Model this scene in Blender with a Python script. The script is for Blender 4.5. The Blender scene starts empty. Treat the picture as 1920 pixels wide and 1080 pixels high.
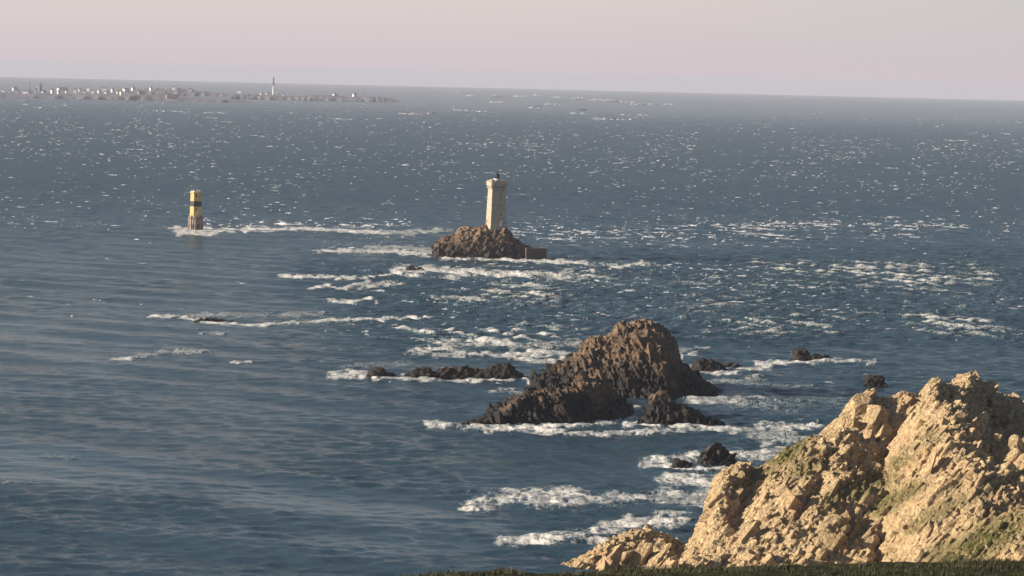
import bpy, bmesh, math, random
import numpy as np
from mathutils import Vector, Matrix

# ------------------------------------------------------------------ camera, sky, sun, exposure
scene = bpy.context.scene
COL = scene.collection
RAD = math.radians
F = 5600.0                       # focal length in pixels of a 1920 px wide picture
CAMZ = 90.0                      # eye height over the sea
RE = 7.4e6                       # earth radius with refraction
PITCH, ROLL = 0.0716, RAD(1.33)
SUN_EL, SUN_BACK = RAD(16.0), RAD(8.0)   # sun at the left, a little behind the eye

cam_d = bpy.data.cameras.new("camera")
cam = bpy.data.objects.new("camera", cam_d)
COL.objects.link(cam)
cam_d.sensor_width = 36.0
cam_d.lens = 36.0 * F / 1920.0
cam_d.clip_start, cam_d.clip_end = 1.0, 200000.0
CM = Matrix.Rotation(math.pi / 2 - PITCH, 4, 'X') @ Matrix.Rotation(ROLL, 4, 'Z')
cam.matrix_world = Matrix.Translation((0, 0, CAMZ)) @ CM
scene.camera = cam

world = bpy.data.worlds.new("World")
scene.world = world
world.use_nodes = True
sdir = Vector((-math.cos(SUN_BACK) * math.cos(SUN_EL), -math.sin(SUN_BACK) * math.cos(SUN_EL), math.sin(SUN_EL)))
def mixc(N, L, fac, a, b):
    n = N.new('ShaderNodeMix'); n.data_type = 'RGBA'
    for i, q in ((0, fac), (6, a), (7, b)):
        if isinstance(q, (tuple, float, int)): n.inputs[i].default_value = q if i == 0 else (*q, 1)
        else: L(q, n.inputs[i])
    return n.outputs[2]
def build_sky():
    nt = world.node_tree; N = nt.nodes; N.clear(); L = nt.links.new
    sky = N.new('ShaderNodeTexSky'); sky.sky_type = 'NISHITA'; sky.sun_disc = False
    sky.sun_elevation = SUN_EL; sky.sun_rotation = math.atan2(sdir.x, sdir.y)
    sky.air_density = 1.0; sky.dust_density = 1.0; sky.ozone_density = 2.2; sky.altitude = 50
    # a thin veil of mauve evening haze that thins out with height, as in the photograph
    tc = N.new('ShaderNodeTexCoord'); sx = N.new('ShaderNodeSeparateXYZ'); L(tc.outputs['Generated'], sx.inputs[0])
    mr = N.new('ShaderNodeMapRange'); mr.inputs[1].default_value = 0.03; mr.inputs[2].default_value = 0.085
    mr.inputs[3].default_value = 0.95; mr.inputs[4].default_value = 0.05; mr.interpolation_type = 'SMOOTHSTEP'
    L(sx.outputs['Z'], mr.inputs[0])
    ramp = N.new('ShaderNodeValToRGB')
    mz = N.new('ShaderNodeMapRange'); mz.inputs[1].default_value = -0.005; mz.inputs[2].default_value = 0.034
    L(sx.outputs['Z'], mz.inputs[0]); L(mz.outputs[0], ramp.inputs[0])
    e = ramp.color_ramp.elements
    e[0].position = 0.0; e[0].color = SKY_LO
    e[1].position = 1.0; e[1].color = SKY_HI
    m = e.new(0.35); m.color = SKY_MID
    # warmer and brighter towards the sun's side
    mx = N.new('ShaderNodeMapRange'); mx.inputs[1].default_value = -0.18; mx.inputs[2].default_value = 0.18
    L(sx.outputs['X'], mx.inputs[0])
    side = N.new('ShaderNodeValToRGB'); L(mx.outputs[0], side.inputs[0]); se = side.color_ramp.elements
    se[0].color = (1.04, 1.05, 1.03, 1); se[1].color = (0.79, 0.88, 0.895, 1); sm = se.new(0.5); sm.color = (1, 1, 1, 1)
    vm = N.new('ShaderNodeVectorMath'); vm.operation = 'MULTIPLY'; L(ramp.outputs[0], vm.inputs[0]); L(mixc(N, L, mz.outputs[0], (1.0, 1.0, 1.0), side.outputs[0]), vm.inputs[1])
    mix = N.new('ShaderNodeMix'); mix.data_type = 'RGBA'
    L(mr.outputs[0], mix.inputs[0]); L(sky.outputs[0], mix.inputs[6]); L(vm.outputs[0], mix.inputs[7])
    bg = N.new('ShaderNodeBackground'); bg.inputs[1].default_value = SKY_STRENGTH
    L(mix.outputs[2], bg.inputs[0])
    out = N.new('ShaderNodeOutputWorld'); L(bg.outputs[0], out.inputs[0])
SKY_STRENGTH = 0.05
SKY_LO = (7.8, 6.8, 7.3, 1); SKY_MID = (8.1, 7.1, 7.45, 1); SKY_HI = (9.25, 8.1, 7.65, 1)
build_sky()

sun_d = bpy.data.lights.new("sun", 'SUN')
sun_d.energy = 5.0; sun_d.angle = RAD(0.5); sun_d.color = (1.0, 0.86, 0.68)
sun = bpy.data.objects.new("sun", sun_d); COL.objects.link(sun)
sun.rotation_euler = (-sdir).to_track_quat('-Z', 'Y').to_euler()

scene.render.engine = 'CYCLES'
scene.view_settings.view_transform = 'Standard'
scene.view_settings.look = 'None'
scene.view_settings.exposure = 0.75
scene.view_settings.gamma = 1.0
scene.cycles.use_denoising = True
scene.cycles.max_bounces = 6
scene.cycles.volume_bounces = 0
scene.cycles.caustics_reflective = False
scene.cycles.caustics_refractive = False

# ------------------------------------------------------------------ from the photograph's pixels to places
R3 = np.array(CM.to_3x3())
def ray(px, py):
    d = R3 @ np.array([(px - 960.0) / F, (540.0 - py) / F, -1.0])
    h = math.hypot(d[0], d[1])
    return math.atan2(d[0], d[1]), d[2] / h          # bearing, slope
def sea_range(px, py, z=0.0):
    th, s = ray(px, py)
    h = CAMZ - z
    disc = s * s - 2 * h / RE
    return 30000.0 if (disc < 0 or s >= 0) else RE * (-s - math.sqrt(disc))
def drop(r): return -r * r / (2 * RE)
def sea_pt(px, py):
    th, s = ray(px, py); r = sea_range(px, py)
    return np.array([r * math.sin(th), r * math.cos(th), drop(r)])
def pt_at(px, py, r):
    th, s = ray(px, py)
    return np.array([r * math.sin(th), r * math.cos(th), CAMZ + s * r])
def project(x, y, z):
    v = np.stack([x, y, z - CAMZ], -1) @ R3
    return 960 + F * v[..., 0] / -v[..., 2], 540 - F * v[..., 1] / -v[..., 2]

# ------------------------------------------------------------------ noise
def _h(ix, iy, iz, seed):
    h = (ix.astype(np.int64) * 374761393 + iy.astype(np.int64) * 668265263 + iz.astype(np.int64) * 1274126177 + seed * 974711) & 0xFFFFFFFF
    h = ((h ^ (h >> 13)) * 1274126177) & 0xFFFFFFFF
    h = h ^ (h >> 16)
    return (h & 0xFFFF).astype(np.float32) / 65535.0
def vnoise(x, y, z=None, seed=0):
    ix, iy = np.floor(x), np.floor(y)
    fx, fy = x - ix, y - iy
    fx = fx * fx * fx * (fx * (fx * 6 - 15) + 10); fy = fy * fy * fy * (fy * (fy * 6 - 15) + 10)
    if z is None:
        iz = np.zeros_like(ix)
        a = _h(ix, iy, iz, seed); b = _h(ix + 1, iy, iz, seed); c = _h(ix, iy + 1, iz, seed); d = _h(ix + 1, iy + 1, iz, seed)
        return (a + (b - a) * fx) * (1 - fy) + (c + (d - c) * fx) * fy
    iz = np.floor(z); fz = z - iz; fz = fz * fz * fz * (fz * (fz * 6 - 15) + 10)
    o = 0
    for k, wz in ((0, 1 - fz), (1, fz)):
        a = _h(ix, iy, iz + k, seed); b = _h(ix + 1, iy, iz + k, seed); c = _h(ix, iy + 1, iz + k, seed); d = _h(ix + 1, iy + 1, iz + k, seed)
        o = o + ((a + (b - a) * fx) * (1 - fy) + (c + (d - c) * fx) * fy) * wz
    return o
def fbm(x, y, z=None, octaves=4, seed=0, gain=0.5):
    o, a, t, f = 0, 1.0, 0, 1.0
    for k in range(octaves):
        o = o + a * vnoise(x * f, y * f, None if z is None else z * f, seed + k * 17); t += a; a *= gain; f *= 2.03
    return o / t
def sstep(a, b, v):
    t = np.clip((v - a) / (b - a), 0, 1); return t * t * (3 - 2 * t)

# ------------------------------------------------------------------ scene-graph helpers
def tag(o, label=None, cat=None, group=None, kind=None):
    if label: o['label'] = label
    if cat: o['category'] = cat
    if group: o['group'] = group
    if kind: o['kind'] = kind
    return o
def link_mesh(name, verts, faces, mat, parent=None, smooth=False, attrs=None):
    me = bpy.data.meshes.new(name)
    if isinstance(faces, np.ndarray):
        nf, k = faces.shape
        me.vertices.add(len(verts)); me.vertices.foreach_set('co', np.asarray(verts, np.float32).ravel())
        me.loops.add(nf * k); me.loops.foreach_set('vertex_index', faces.astype(np.int32).ravel())
        me.polygons.add(nf); me.polygons.foreach_set('loop_start', np.arange(0, nf * k, k, dtype=np.int32))
        me.update(calc_edges=True)
    else:
        me.from_pydata([tuple(v) for v in verts], [], [tuple(f) for f in faces]); me.update()
    if smooth: me.polygons.foreach_set('use_smooth', np.ones(len(me.polygons), bool))
    for n, v in (attrs or {}).items():
        a = me.attributes.new(n, 'FLOAT', 'POINT'); a.data.foreach_set('value', np.asarray(v, np.float32))
    if mat: me.materials.append(mat)
    o = bpy.data.objects.new(name, me); COL.objects.link(o)
    if parent: o.parent = parent
    return o
def empty(name, loc, rz=0.0):
    o = bpy.data.objects.new(name, None); COL.objects.link(o); o.location = loc; o.rotation_euler = (0, 0, rz); return o
class MB:
    def __init__(s): s.v = []; s.f = []
    def add(s, v, f):
        n = len(s.v); s.v += [tuple(a) for a in v]; s.f += [tuple(i + n for i in a) for a in f]; return s
    def box(s, x0, x1, y0, y1, z0, z1):
        return s.add([(x0, y0, z0), (x1, y0, z0), (x1, y1, z0), (x0, y1, z0), (x0, y0, z1), (x1, y0, z1), (x1, y1, z1), (x0, y1, z1)],
                     [(3, 2, 1, 0), (4, 5, 6, 7), (0, 1, 5, 4), (1, 2, 6, 5), (2, 3, 7, 6), (3, 0, 4, 7)])
    def lathe(s, prof, n, rot=0.0, cx=0, cy=0):
        v = []; f = []
        for r, z in prof:
            for k in range(n):
                a = rot + 2 * math.pi * k / n; v.append((cx + r * math.cos(a), cy + r * math.sin(a), z))
        for i in range(len(prof) - 1):
            for k in range(n):
                f.append((i * n + k, i * n + (k + 1) % n, (i + 1) * n + (k + 1) % n, (i + 1) * n + k))
        f.append(tuple(range(n - 1, -1, -1))); f.append(tuple((len(prof) - 1) * n + k for k in range(n)))
        return s.add(v, f)
    def build(s, name, mat, parent=None, smooth=False): return link_mesh(name, s.v, s.f, mat, parent, smooth)

# ------------------------------------------------------------------ materials
def nodes(name):
    m = bpy.data.materials.new(name); m.use_nodes = True
    nt = m.node_tree; return m, nt.nodes, nt.links.new, nt.nodes['Principled BSDF']
def noise_node(N, L, vec, scale, detail=4, rough=0.55):
    n = N.new('ShaderNodeTexNoise'); n.inputs['Scale'].default_value = scale; n.inputs['Detail'].default_value = detail
    n.inputs['Roughness'].default_value = rough; L(vec, n.inputs['Vector']); return n.outputs['Fac']
def rng_node(N, L, v, a, b, c=0.0, d=1.0):
    n = N.new('ShaderNodeMapRange'); L(v, n.inputs[0])
    for i, q in enumerate((a, b, c, d)): n.inputs[i + 1].default_value = q
    return n.outputs[0]
def math_node(N, L, op, a, b=None, clamp=False):
    n = N.new('ShaderNodeMath'); n.operation = op; n.use_clamp = clamp
    for i, q in enumerate((a, b)):
        if q is None: continue
        if isinstance(q, (float, int)): n.inputs[i].default_value = q
        else: L(q, n.inputs[i])
    return n.outputs[0]
def rock_mat(name, light, dark, tint, wet_shade_z=None, wet_shade_soft=2.0, wet_shade=(0.008, 0.007, 0.007), scale=1.0, grass=False, bump=0.5):
    m, N, L, P = nodes(name)
    g = N.new('ShaderNodeNewGeometry'); pos = g.outputs['Position']
    n1 = noise_node(N, L, pos, 0.16 * scale, 6, 0.6)
    n2 = noise_node(N, L, pos, 0.9 * scale, 5, 0.65)
    n3 = noise_node(N, L, pos, 3.5 * scale, 4, 0.7)
    c = mixc(N, L, rng_node(N, L, n2, 0.36, 0.64), dark, light)
    c = mixc(N, L, rng_node(N, L, n1, 0.5, 0.68, 0, 0.7), c, tint)
    c = mixc(N, L, rng_node(N, L, n3, 0.58, 0.72, 0, 0.45), c, tuple(q * 0.35 for q in dark))
    if grass:
        at = N.new('ShaderNodeAttribute'); at.attribute_name = 'grass'
        gm = math_node(N, L, 'MULTIPLY', at.outputs['Fac'], rng_node(N, L, n2, 0.34, 0.50))
        gc = mixc(N, L, rng_node(N, L, n3, 0.4, 0.6), (0.040, 0.052, 0.012), (0.125, 0.115, 0.03))
        c = mixc(N, L, gm, c, gc)
    if wet_shade_z is not None:
        sz = N.new('ShaderNodeSeparateXYZ'); L(pos, sz.inputs[0])
        z = math_node(N, L, 'ADD', sz.outputs['Z'], rng_node(N, L, n1, 0.3, 0.7, wet_shade_soft, -wet_shade_soft))
        w = rng_node(N, L, z, wet_shade_z - wet_shade_soft * 0.5, wet_shade_z + wet_shade_soft * 0.5, 1.0, 0.0)
        c = mixc(N, L, w, c, wet_shade)  # dark foot of the rock: wet stone, on the stack also painted shade
        L(rng_node(N, L, w, 0, 1, 0.9, 0.55), P.inputs['Roughness'])
    else: P.inputs['Roughness'].default_value = 0.92
    P.inputs['Specular IOR Level'].default_value = 0.25
    L(c, P.inputs['Base Color'])
    vor = N.new('ShaderNodeTexVoronoi'); vor.feature = 'DISTANCE_TO_EDGE'; vor.inputs['Scale'].default_value = 0.75 * scale
    wv = N.new('ShaderNodeVectorMath'); wv.operation = 'MULTIPLY_ADD'
    nv = N.new('ShaderNodeTexNoise'); nv.inputs['Scale'].default_value = 0.8 * scale; L(pos, nv.inputs['Vector'])
    L(nv.outputs['Color'], wv.inputs[0]); wv.inputs[1].default_value = (1.6, 1.6, 1.6); L(pos, wv.inputs[2]); L(wv.outputs[0], vor.inputs['Vector'])
    crack = rng_node(N, L, vor.outputs['Distance'], 0.0, 0.12, 0.0, 0.5)
    hsum = math_node(N, L, 'ADD', crack, math_node(N, L, 'ADD', n2, math_node(N, L, 'MULTIPLY', n3, 0.35)))
    b = N.new('ShaderNodeBump'); b.inputs['Strength'].default_value = bump; b.inputs['Distance'].default_value = 0.5 / scale
    L(hsum, b.inputs['Height']); L(b.outputs[0], P.inputs['Normal'])
    return m
def plain_mat(name, col, rough=0.8, var=0.25, scale=0.6, metallic=0.0, bump=0.0):
    m, N, L, P = nodes(name)
    g = N.new('ShaderNodeNewGeometry')
    n = noise_node(N, L, g.outputs['Position'], scale, 5, 0.65)
    L(mixc(N, L, rng_node(N, L, n, 0.35, 0.65), tuple(q * (1 - var) for q in col), tuple(min(1, q * (1 + var * 0.5)) for q in col)), P.inputs['Base Color'])
    P.inputs['Roughness'].default_value = rough; P.inputs['Metallic'].default_value = metallic
    if bump:
        b = N.new('ShaderNodeBump'); b.inputs['Strength'].default_value = bump; b.inputs['Distance'].default_value = 0.2
        L(n, b.inputs['Height']); L(b.outputs[0], P.inputs['Normal'])
    return m
def ashlar_mat(name, col, mortar, bw=0.9, bh=0.45):
    m, N, L, P = nodes(name)
    tc = N.new('ShaderNodeTexCoord'); sx = N.new('ShaderNodeSeparateXYZ'); L(tc.outputs['Object'], sx.inputs[0])
    cb = N.new('ShaderNodeCombineXYZ'); L(math_node(N, L, 'ADD', sx.outputs['X'], sx.outputs['Y']), cb.inputs[0]); L(sx.outputs['Z'], cb.inputs[1])
    br = N.new('ShaderNodeTexBrick'); L(cb.outputs[0], br.inputs['Vector'])
    br.inputs['Scale'].default_value = 1.0; br.inputs['Brick Width'].default_value = bw; br.inputs['Row Height'].default_value = bh
    br.inputs['Mortar Size'].default_value = 0.03
    br.inputs['Color1'].default_value = (*col, 1); br.inputs['Color2'].default_value = (*(q * 0.62 for q in col), 1); br.inputs['Mortar'].default_value = (*mortar, 1)
    n = noise_node(N, L, tc.outputs['Object'], 0.5, 6, 0.7)
    c = mixc(N, L, rng_node(N, L, n, 0.45, 0.75, 0, 0.6), br.outputs['Color'], tuple(q * 0.5 for q in col))
    L(c, P.inputs['Base Color']); P.inputs['Roughness'].default_value = 0.9
    b = N.new('ShaderNodeBump'); b.inputs['Strength'].default_value = 0.5; b.inputs['Distance'].default_value = 0.05
    L(br.outputs['Fac'], b.inputs['Height']); b.invert = True; L(b.outputs[0], P.inputs['Normal'])
    return m

# ------------------------------------------------------------------ rocks: angular stones packed over a core, fused into one skin
rng = np.random.default_rng(7)
def hull_stone():
    """a joint block: a skewed box with some corners broken off"""
    pts = []; sk = rng.normal(0, 0.18, (3, 3)) + np.eye(3)
    for c in [(a, b, d) for a in (-1, 1) for b in (-1, 1) for d in (-1, 1)]:
        c = np.array(c, float)
        if rng.uniform() < 0.45:
            for ax in range(3):
                q = c.copy(); q[ax] *= rng.uniform(0.1, 0.75); pts.append(q)
        else: pts.append(c * rng.uniform(0.82, 1.05, 3))
    pts = np.array(pts) @ sk.T * 0.80
    bm = bmesh.new()
    for p in pts: bm.verts.new(p)
    r = bmesh.ops.convex_hull(bm, input=bm.verts)
    bmesh.ops.delete(bm, geom=[v for v in bm.verts if not v.link_faces], context='VERTS')
    bmesh.ops.triangulate(bm, faces=bm.faces); bmesh.ops.recalc_face_normals(bm, faces=bm.faces); bm.verts.index_update()
    v = np.array([q.co[:] for q in bm.verts]); f = np.array([[q.index for q in p.verts] for p in bm.faces]); bm.free()
    return v, f
STONES = [hull_stone() for _k in range(48)]
def rot_to(axis, jit, flat=None, fj=0.35):
    a = axis + rng.normal(size=3) * jit; a /= np.linalg.norm(a)
    b = np.cross(a, rng.normal(size=3) if flat is None else np.array(flat) + rng.normal(size=3) * fj); b /= np.linalg.norm(b); c = np.cross(a, b)
    return np.stack([a, b, c], 1)
def surface(lobes, gullies=()):
    """height over a (bearing, range) field: each lobe is a crest line with a front and a back slope"""
    for l in lobes:
        pts = [ray(px, py) for px, py in l['sil']]
        l['th'] = np.array([p[0] for p in pts]); l['zc'] = np.array([CAMZ + p[1] * (l['D'](q[0]) if callable(l['D']) else l['D']) for p, q in zip(pts, l['sil'])])
        l['Dv'] = np.array([(l['D'](q[0]) if callable(l['D']) else l['D']) for q in l['sil']], float)
    def H(th, r):
        out = np.full(th.shape, -3.0)
        for k, l in enumerate(lobes):
            z = np.interp(th, l['th'], l['zc'], left=-9, right=-9); D = np.interp(th, l['th'], l['Dv'])
            D = D + l.get('wig', 0.0) * (fbm(r * np.sin(th) / 7 + k * 7, r / 9, None, 3, 5 + k) - 0.5) * 2
            t = (D - r) / l['df']; tb = (r - D) / l['db']
            t = np.where(t > 0, t, np.maximum(tb, 0))
            b = l.get('base', -3.0)
            p = np.where(D > r, l.get('pf', 1.6), 1.8)
            h = b + (z - b) * (1 - np.clip(t, 0, 1.0) ** p)
            h = np.where(t > 1, -3.0, h); h = np.where(z < b, -3.0, h)
            out = np.maximum(out, h)
        for pts, wd, dp in gullies:
            q = [(ray(px, py)[0], r_) for px, py, r_ in pts]; d = np.full(th.shape, 99.0)
            for (a0, r0_), (a1, r1_) in zip(q[:-1], q[1:]):
                ex, ey = (a1 - a0) * 560, r1_ - r0_; wx, wy = (th - a0) * 560, r - r0_
                t = np.clip((wx * ex + wy * ey) / (ex * ex + ey * ey), 0, 1); d = np.minimum(d, np.hypot(wx - t * ex, wy - t * ey))
            out = np.where(out > -2.9, out - dp * np.exp(-(d / wd) ** 2), out)
        return out
    th0 = min(l['th'].min() for l in lobes); th1 = max(l['th'].max() for l in lobes)
    r0 = min(l['Dv'].min() - l['df'] for l in lobes); r1 = max(l['Dv'].max() + l['db'] for l in lobes)
    return H, th0, th1, r0, r1
def make_rock(name, lobes, sizes, mat, voxel=0.3, axis=(0.55, 0.3, 0.75), amp=0.35, rough=0.12, freq=0.5, grass_fn=None, seed=1, jit=0.35, extra=None, sub=1.0, zmin=-1.2, keep=0.03, low=0.0, gullies=(), frame=False, flat=None, fj=0.4, cap=0.5):
    global rng
    rng = np.random.default_rng(seed)
    H, th0, th1, r0, r1 = surface(lobes, gullies)
    rm = 0.5 * (r0 + r1); st = max(voxel * 1.6, 0.25)
    nt = int(max(8, (th1 - th0) * rm / st)) + 5; nr = int(max(8, (r1 - r0) / st)) + 5
    th = np.linspace(th0 - 2 * st / rm, th1 + 2 * st / rm, nt); r = np.linspace(r0 - 2 * st, r1 + 2 * st, nr)
    T, Rr = np.meshgrid(th, r, indexing='ij')
    X, Y = Rr * np.sin(T), Rr * np.cos(T)
    Z0 = H(T, Rr)
    Z = Z0 + np.where(Z0 > -2.9, (fbm(X * 0.12, Y * 0.12, None, 4, seed) - 0.55) * 2 * amp * np.clip((Z0 + 3) * 0.35, 0, 3), 0)
    Z = np.maximum(Z, -3.0) + drop(Rr)
    Zc = np.where(Z0 > -2.9, Z - low, Z)
    # closed core
    nb = nt * nr
    top = np.stack([X, Y, Zc], -1).reshape(-1, 3); bot = top.copy(); bot[:, 2] = -4.2 + drop(rm)
    i = np.arange(nb).reshape(nt, nr)
    q = np.stack([i[:-1, :-1], i[:-1, 1:], i[1:, 1:], i[1:, :-1]], -1).reshape(-1, 4)
    F4 = [q[:, ::-1], q + nb]
    for e in (i[0, :], i[-1, ::-1], i[::-1, 0], i[:, -1]):
        F4.append(np.stack([e[:-1], e[1:], e[1:] + nb, e[:-1] + nb], -1))
    F4 = np.concatenate(F4)
    tris = np.concatenate([F4[:, [0, 1, 2]], F4[:, [0, 2, 3]]])
    V = [np.concatenate([top, bot])]; FT = [tris]; off = len(V[0])
    # stones
    dzt, dzr = np.gradient(Z, axis=0) / ((th[1] - th[0]) * rm), np.gradient(Z, axis=1) / (r[1] - r[0])
    area = np.sqrt(1 + dzt ** 2 + dzr ** 2) * ((th[1] - th[0]) * rm) * (r[1] - r[0])
    ct, sn = np.cos(T), np.sin(T)
    nx = -dzt; ny = -dzr
    NX = nx * ct + ny * sn; NY = -nx * sn + ny * ct
    NN = np.stack([NX, NY, np.ones_like(NX)], -1); NN /= np.linalg.norm(NN, axis=-1)[..., None]
    ok = (Z - drop(Rr) > zmin)
    if frame:                                # no stones on slopes nobody can look at
        qx, qy = project(X, Y, Z); ok &= (qx < 2120) & (qy < 1110) & (dzr > -0.9)
    gmask = grass_fn(*project(X, Y, Z)) if grass_fn else np.zeros_like(Z)
    w = np.where(ok, area, 0) * (1 - 0.75 * gmask); w = w.ravel()
    ztop = Z.max(axis=1); tot = w.sum(); axis = np.array(axis) / np.linalg.norm(axis)
    P = np.stack([X, Y, Z], -1).reshape(-1, 3); NNf = NN.reshape(-1, 3)
    for size, cover, stretch in sizes:
        n = int(cover * tot / (size * size)); n = min(n, 16000)
        if n < 1: continue
        idx = rng.choice(len(w), n * 3, p=w / tot)
        # keep them apart so that dark joints stay open between the stones
        cell = {}; got = []; dm = size * 0.72
        for k in idx:
            p = P[k]; c = (int(p[0] // dm), int(p[1] // dm), int(p[2] // dm))
            if any(((cell[e] - p) ** 2).sum() < dm * dm for e in ((c[0] + i, c[1] + j, c[2] + m) for i in (-1, 0, 1) for j in (-1, 0, 1) for m in (-1, 0, 1)) if e in cell): continue
            cell[c] = p; got.append(k)
            if len(got) >= n: break
        idx = got
        for k in idx:
            s = size * float(np.clip(rng.lognormal(0, 0.32), 0.45, 1.6))
            M = rot_to(axis, jit, flat, fj)
            sc = np.array([stretch * rng.uniform(0.8, 1.25), rng.uniform(0.75, 1.1), rng.uniform(0.45, 0.8)]) * s * 0.66
            SV, SF = STONES[rng.integers(len(STONES))]
            v = (SV * sc) @ M.T + P[k] + rng.normal(size=3) * st * 0.35 - NNf[k] * s * 0.30 * sub
            v[:, 2] -= max(0.0, v[:, 2].max() - ztop[k // nr] - cap * min(size, 1.6))
            V.append(v); FT.append(SF + off); off += len(v)
    if extra:
        for (c, sc3, ax, j) in extra:
            SV, SF = STONES[rng.integers(len(STONES))]
            v = (SV * np.array(sc3)) @ rot_to(np.array(ax, float), j, flat, fj).T + c
            V.append(v); FT.append(SF + off); off += len(v)
    o = link_mesh(name, np.concatenate(V), np.concatenate(FT), mat)
    md = o.modifiers.new('fuse', 'REMESH'); md.mode = 'VOXEL'; md.voxel_size = voxel
    dg = bpy.context.evaluated_depsgraph_get()
    ev = o.evaluated_get(dg); me = bpy.data.meshes.new_from_object(ev)
    o.modifiers.clear(); old = o.data; o.data = me; bpy.data.meshes.remove(old); me.name = name
    nv = len(me.vertices); co = np.empty(nv * 3, np.float32); me.vertices.foreach_get('co', co); co = co.reshape(-1, 3)
    no = np.empty(nv * 3, np.float32); me.vertices.foreach_get('normal', no); no = no.reshape(-1, 3)
    # weathering: joints along the grain and pitted faces
    a = co.astype(np.float64)
    u = a @ axis
    pv = a - u[:, None] * axis * 0.6
    d = (fbm(pv[:, 0] * freq * 2, pv[:, 1] * freq * 2, pv[:, 2] * freq * 2, 4, seed + 3, 0.6) - 0.5) * 2
    rid = 1 - np.abs(fbm(pv[:, 0] * freq, pv[:, 1] * freq, pv[:, 2] * freq, 3, seed + 9) - 0.5) * 5
    co = co + no * (d * rough * 2.0 - np.clip(rid, 0, 1) ** 3 * rough * 1.6)[:, None]
    # drop what lies under water and loose crumbs
    npoly = len(me.polygons); lt = np.empty(npoly, np.int32); me.polygons.foreach_get('loop_total', lt)
    lv = np.empty(len(me.loops), np.int32); me.loops.foreach_get('vertex_index', lv)
    assert (lt == 4).all()
    q = lv.reshape(-1, 4)
    q = q[(co[:, 2] > drop(rm) - 1.6)[q].all(1)]
    par = np.arange(nv); ea = np.concatenate([q[:, 0], q[:, 1], q[:, 2]]); eb = np.concatenate([q[:, 1], q[:, 2], q[:, 3]])
    while True:
        pa, pb = par[ea], par[eb]; lo_, hi_ = np.minimum(pa, pb), np.maximum(pa, pb); d_ = lo_ != hi_
        if not d_.any(): break
        np.minimum.at(par, hi_[d_], lo_[d_])
        while True:
            pp = par[par]
            if (pp == par).all(): break
            par = pp
    cnt = np.bincount(par[q[:, 0]], minlength=nv); q = q[cnt[par[q[:, 0]]] > max(30, cnt.max() * keep)]
    used = np.unique(q); remap = np.zeros(nv, np.int64); remap[used] = np.arange(len(used))
    bpy.data.objects.remove(o); bpy.data.meshes.remove(me)
    o = link_mesh(name, co[used], remap[q], mat); me = o.data
    me.polygons.foreach_set('use_smooth', np.ones(len(me.polygons), bool))
    if grass_fn:
        nv = len(me.vertices); co = np.empty(nv * 3, np.float32); me.vertices.foreach_get('co', co); co = co.reshape(-1, 3).astype(float)
        me.update(); no = np.empty(nv * 3, np.float32); me.vertices.foreach_get('normal', no)
        gx, gy = project(co[:, 0], co[:, 1], co[:, 2])
        at = me.attributes.new('grass', 'FLOAT', 'POINT'); at.data.foreach_set('value', (grass_fn(gx, gy) * sstep(-0.1, 0.4, no.reshape(-1, 3)[:, 2])).astype(np.float32))
    if not me.materials: me.materials.append(mat)
    return o

M_STACK = rock_mat('stack_granite', (0.21, 0.142, 0.095), (0.05, 0.033, 0.023), (0.31, 0.235, 0.16), wet_shade_z=8.0, wet_shade_soft=6.0)  # wet foot reaches high and near-black: shade of the stack painted in too
M_REEF = rock_mat('reef_rock', (0.042, 0.032, 0.026), (0.015, 0.012, 0.010), (0.065, 0.047, 0.035), wet_shade_z=0.8, wet_shade_soft=1.0)
M_ISLET = rock_mat('islet_rock', (0.18, 0.118, 0.08), (0.06, 0.037, 0.027), (0.28, 0.20, 0.14), wet_shade_z=6.5, wet_shade_soft=4.0, wet_shade=(0.025, 0.018, 0.017), scale=0.6)
M_HEAD = rock_mat('headland_granite', (0.60, 0.46, 0.275), (0.28, 0.195, 0.105), (0.55, 0.36, 0.21), scale=1.3, grass=True, bump=0.8)

def rock(name, sil, front, df, db, sizes, mat, label, cat='rock', lobes=None, **kw):
    """sil: outline in the picture; front: picture y of the waterline at its middle"""
    mx = 0.5 * (sil[0][0] + sil[-1][0])
    D = sea_range(mx, front) + df
    ls = [dict(sil=sil, D=D, df=df, db=db, pf=kw.pop('pf', 1.8), wig=kw.pop('wig', 0.0))] + (lobes or [])
    o = make_rock(name, ls, sizes, mat, **kw)
    return tag(o, label, cat)

# ------------------------------------------------------------------ the sea
def build_waves():
    g = np.random.default_rng(3); W = []
    for k in range(14):                       # swell
        lam = g.uniform(18, 46); a = math.radians(g.normal(58, 9))          # travel bearing of the crest normal
        W.append((lam, 0.0024 * lam * g.uniform(0.5, 1.1), a, g.uniform(0, 6.28), 0))
    for k in range(60):                       # wind chop
        lam = 2.4 * (14 / 2.4) ** g.uniform(0, 1); a = math.radians(g.normal(80, 26))
        W.append((lam, 0.0095 * lam * g.uniform(0.4, 1.2), a, g.uniform(0, 6.28), 1))
    return W
WAVES = build_waves()
RACE = [(600, 500), (760, 492), (1100, 478), (1920, 478), (1920, 640), (1500, 640), (1280, 640), (1100, 650), (760, 670), (640, 600)]
def in_poly(px, py, poly, soft=14.0):
    inside = np.zeros(px.shape, bool); dmin = np.full(px.shape, 1e9)
    n = len(poly)
    for i in range(n):
        x0, y0 = poly[i]; x1, y1 = poly[(i + 1) % n]
        c = ((y0 > py) != (y1 > py)) & (px < (x1 - x0) * (py - y0) / ((y1 - y0) or 1e-9) + x0); inside ^= c
        ex, ey = (x1 - x0) / 5.0, y1 - y0; wx, wy = (px - x0) / 5.0, py - y0
        t = np.clip((wx * ex + wy * ey) / (ex * ex + ey * ey + 1e-9), 0, 1)
        dmin = np.minimum(dmin, np.hypot(wx - t * ex, wy - t * ey))
    return sstep(-soft, soft, np.where(inside, dmin, -dmin))
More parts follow.
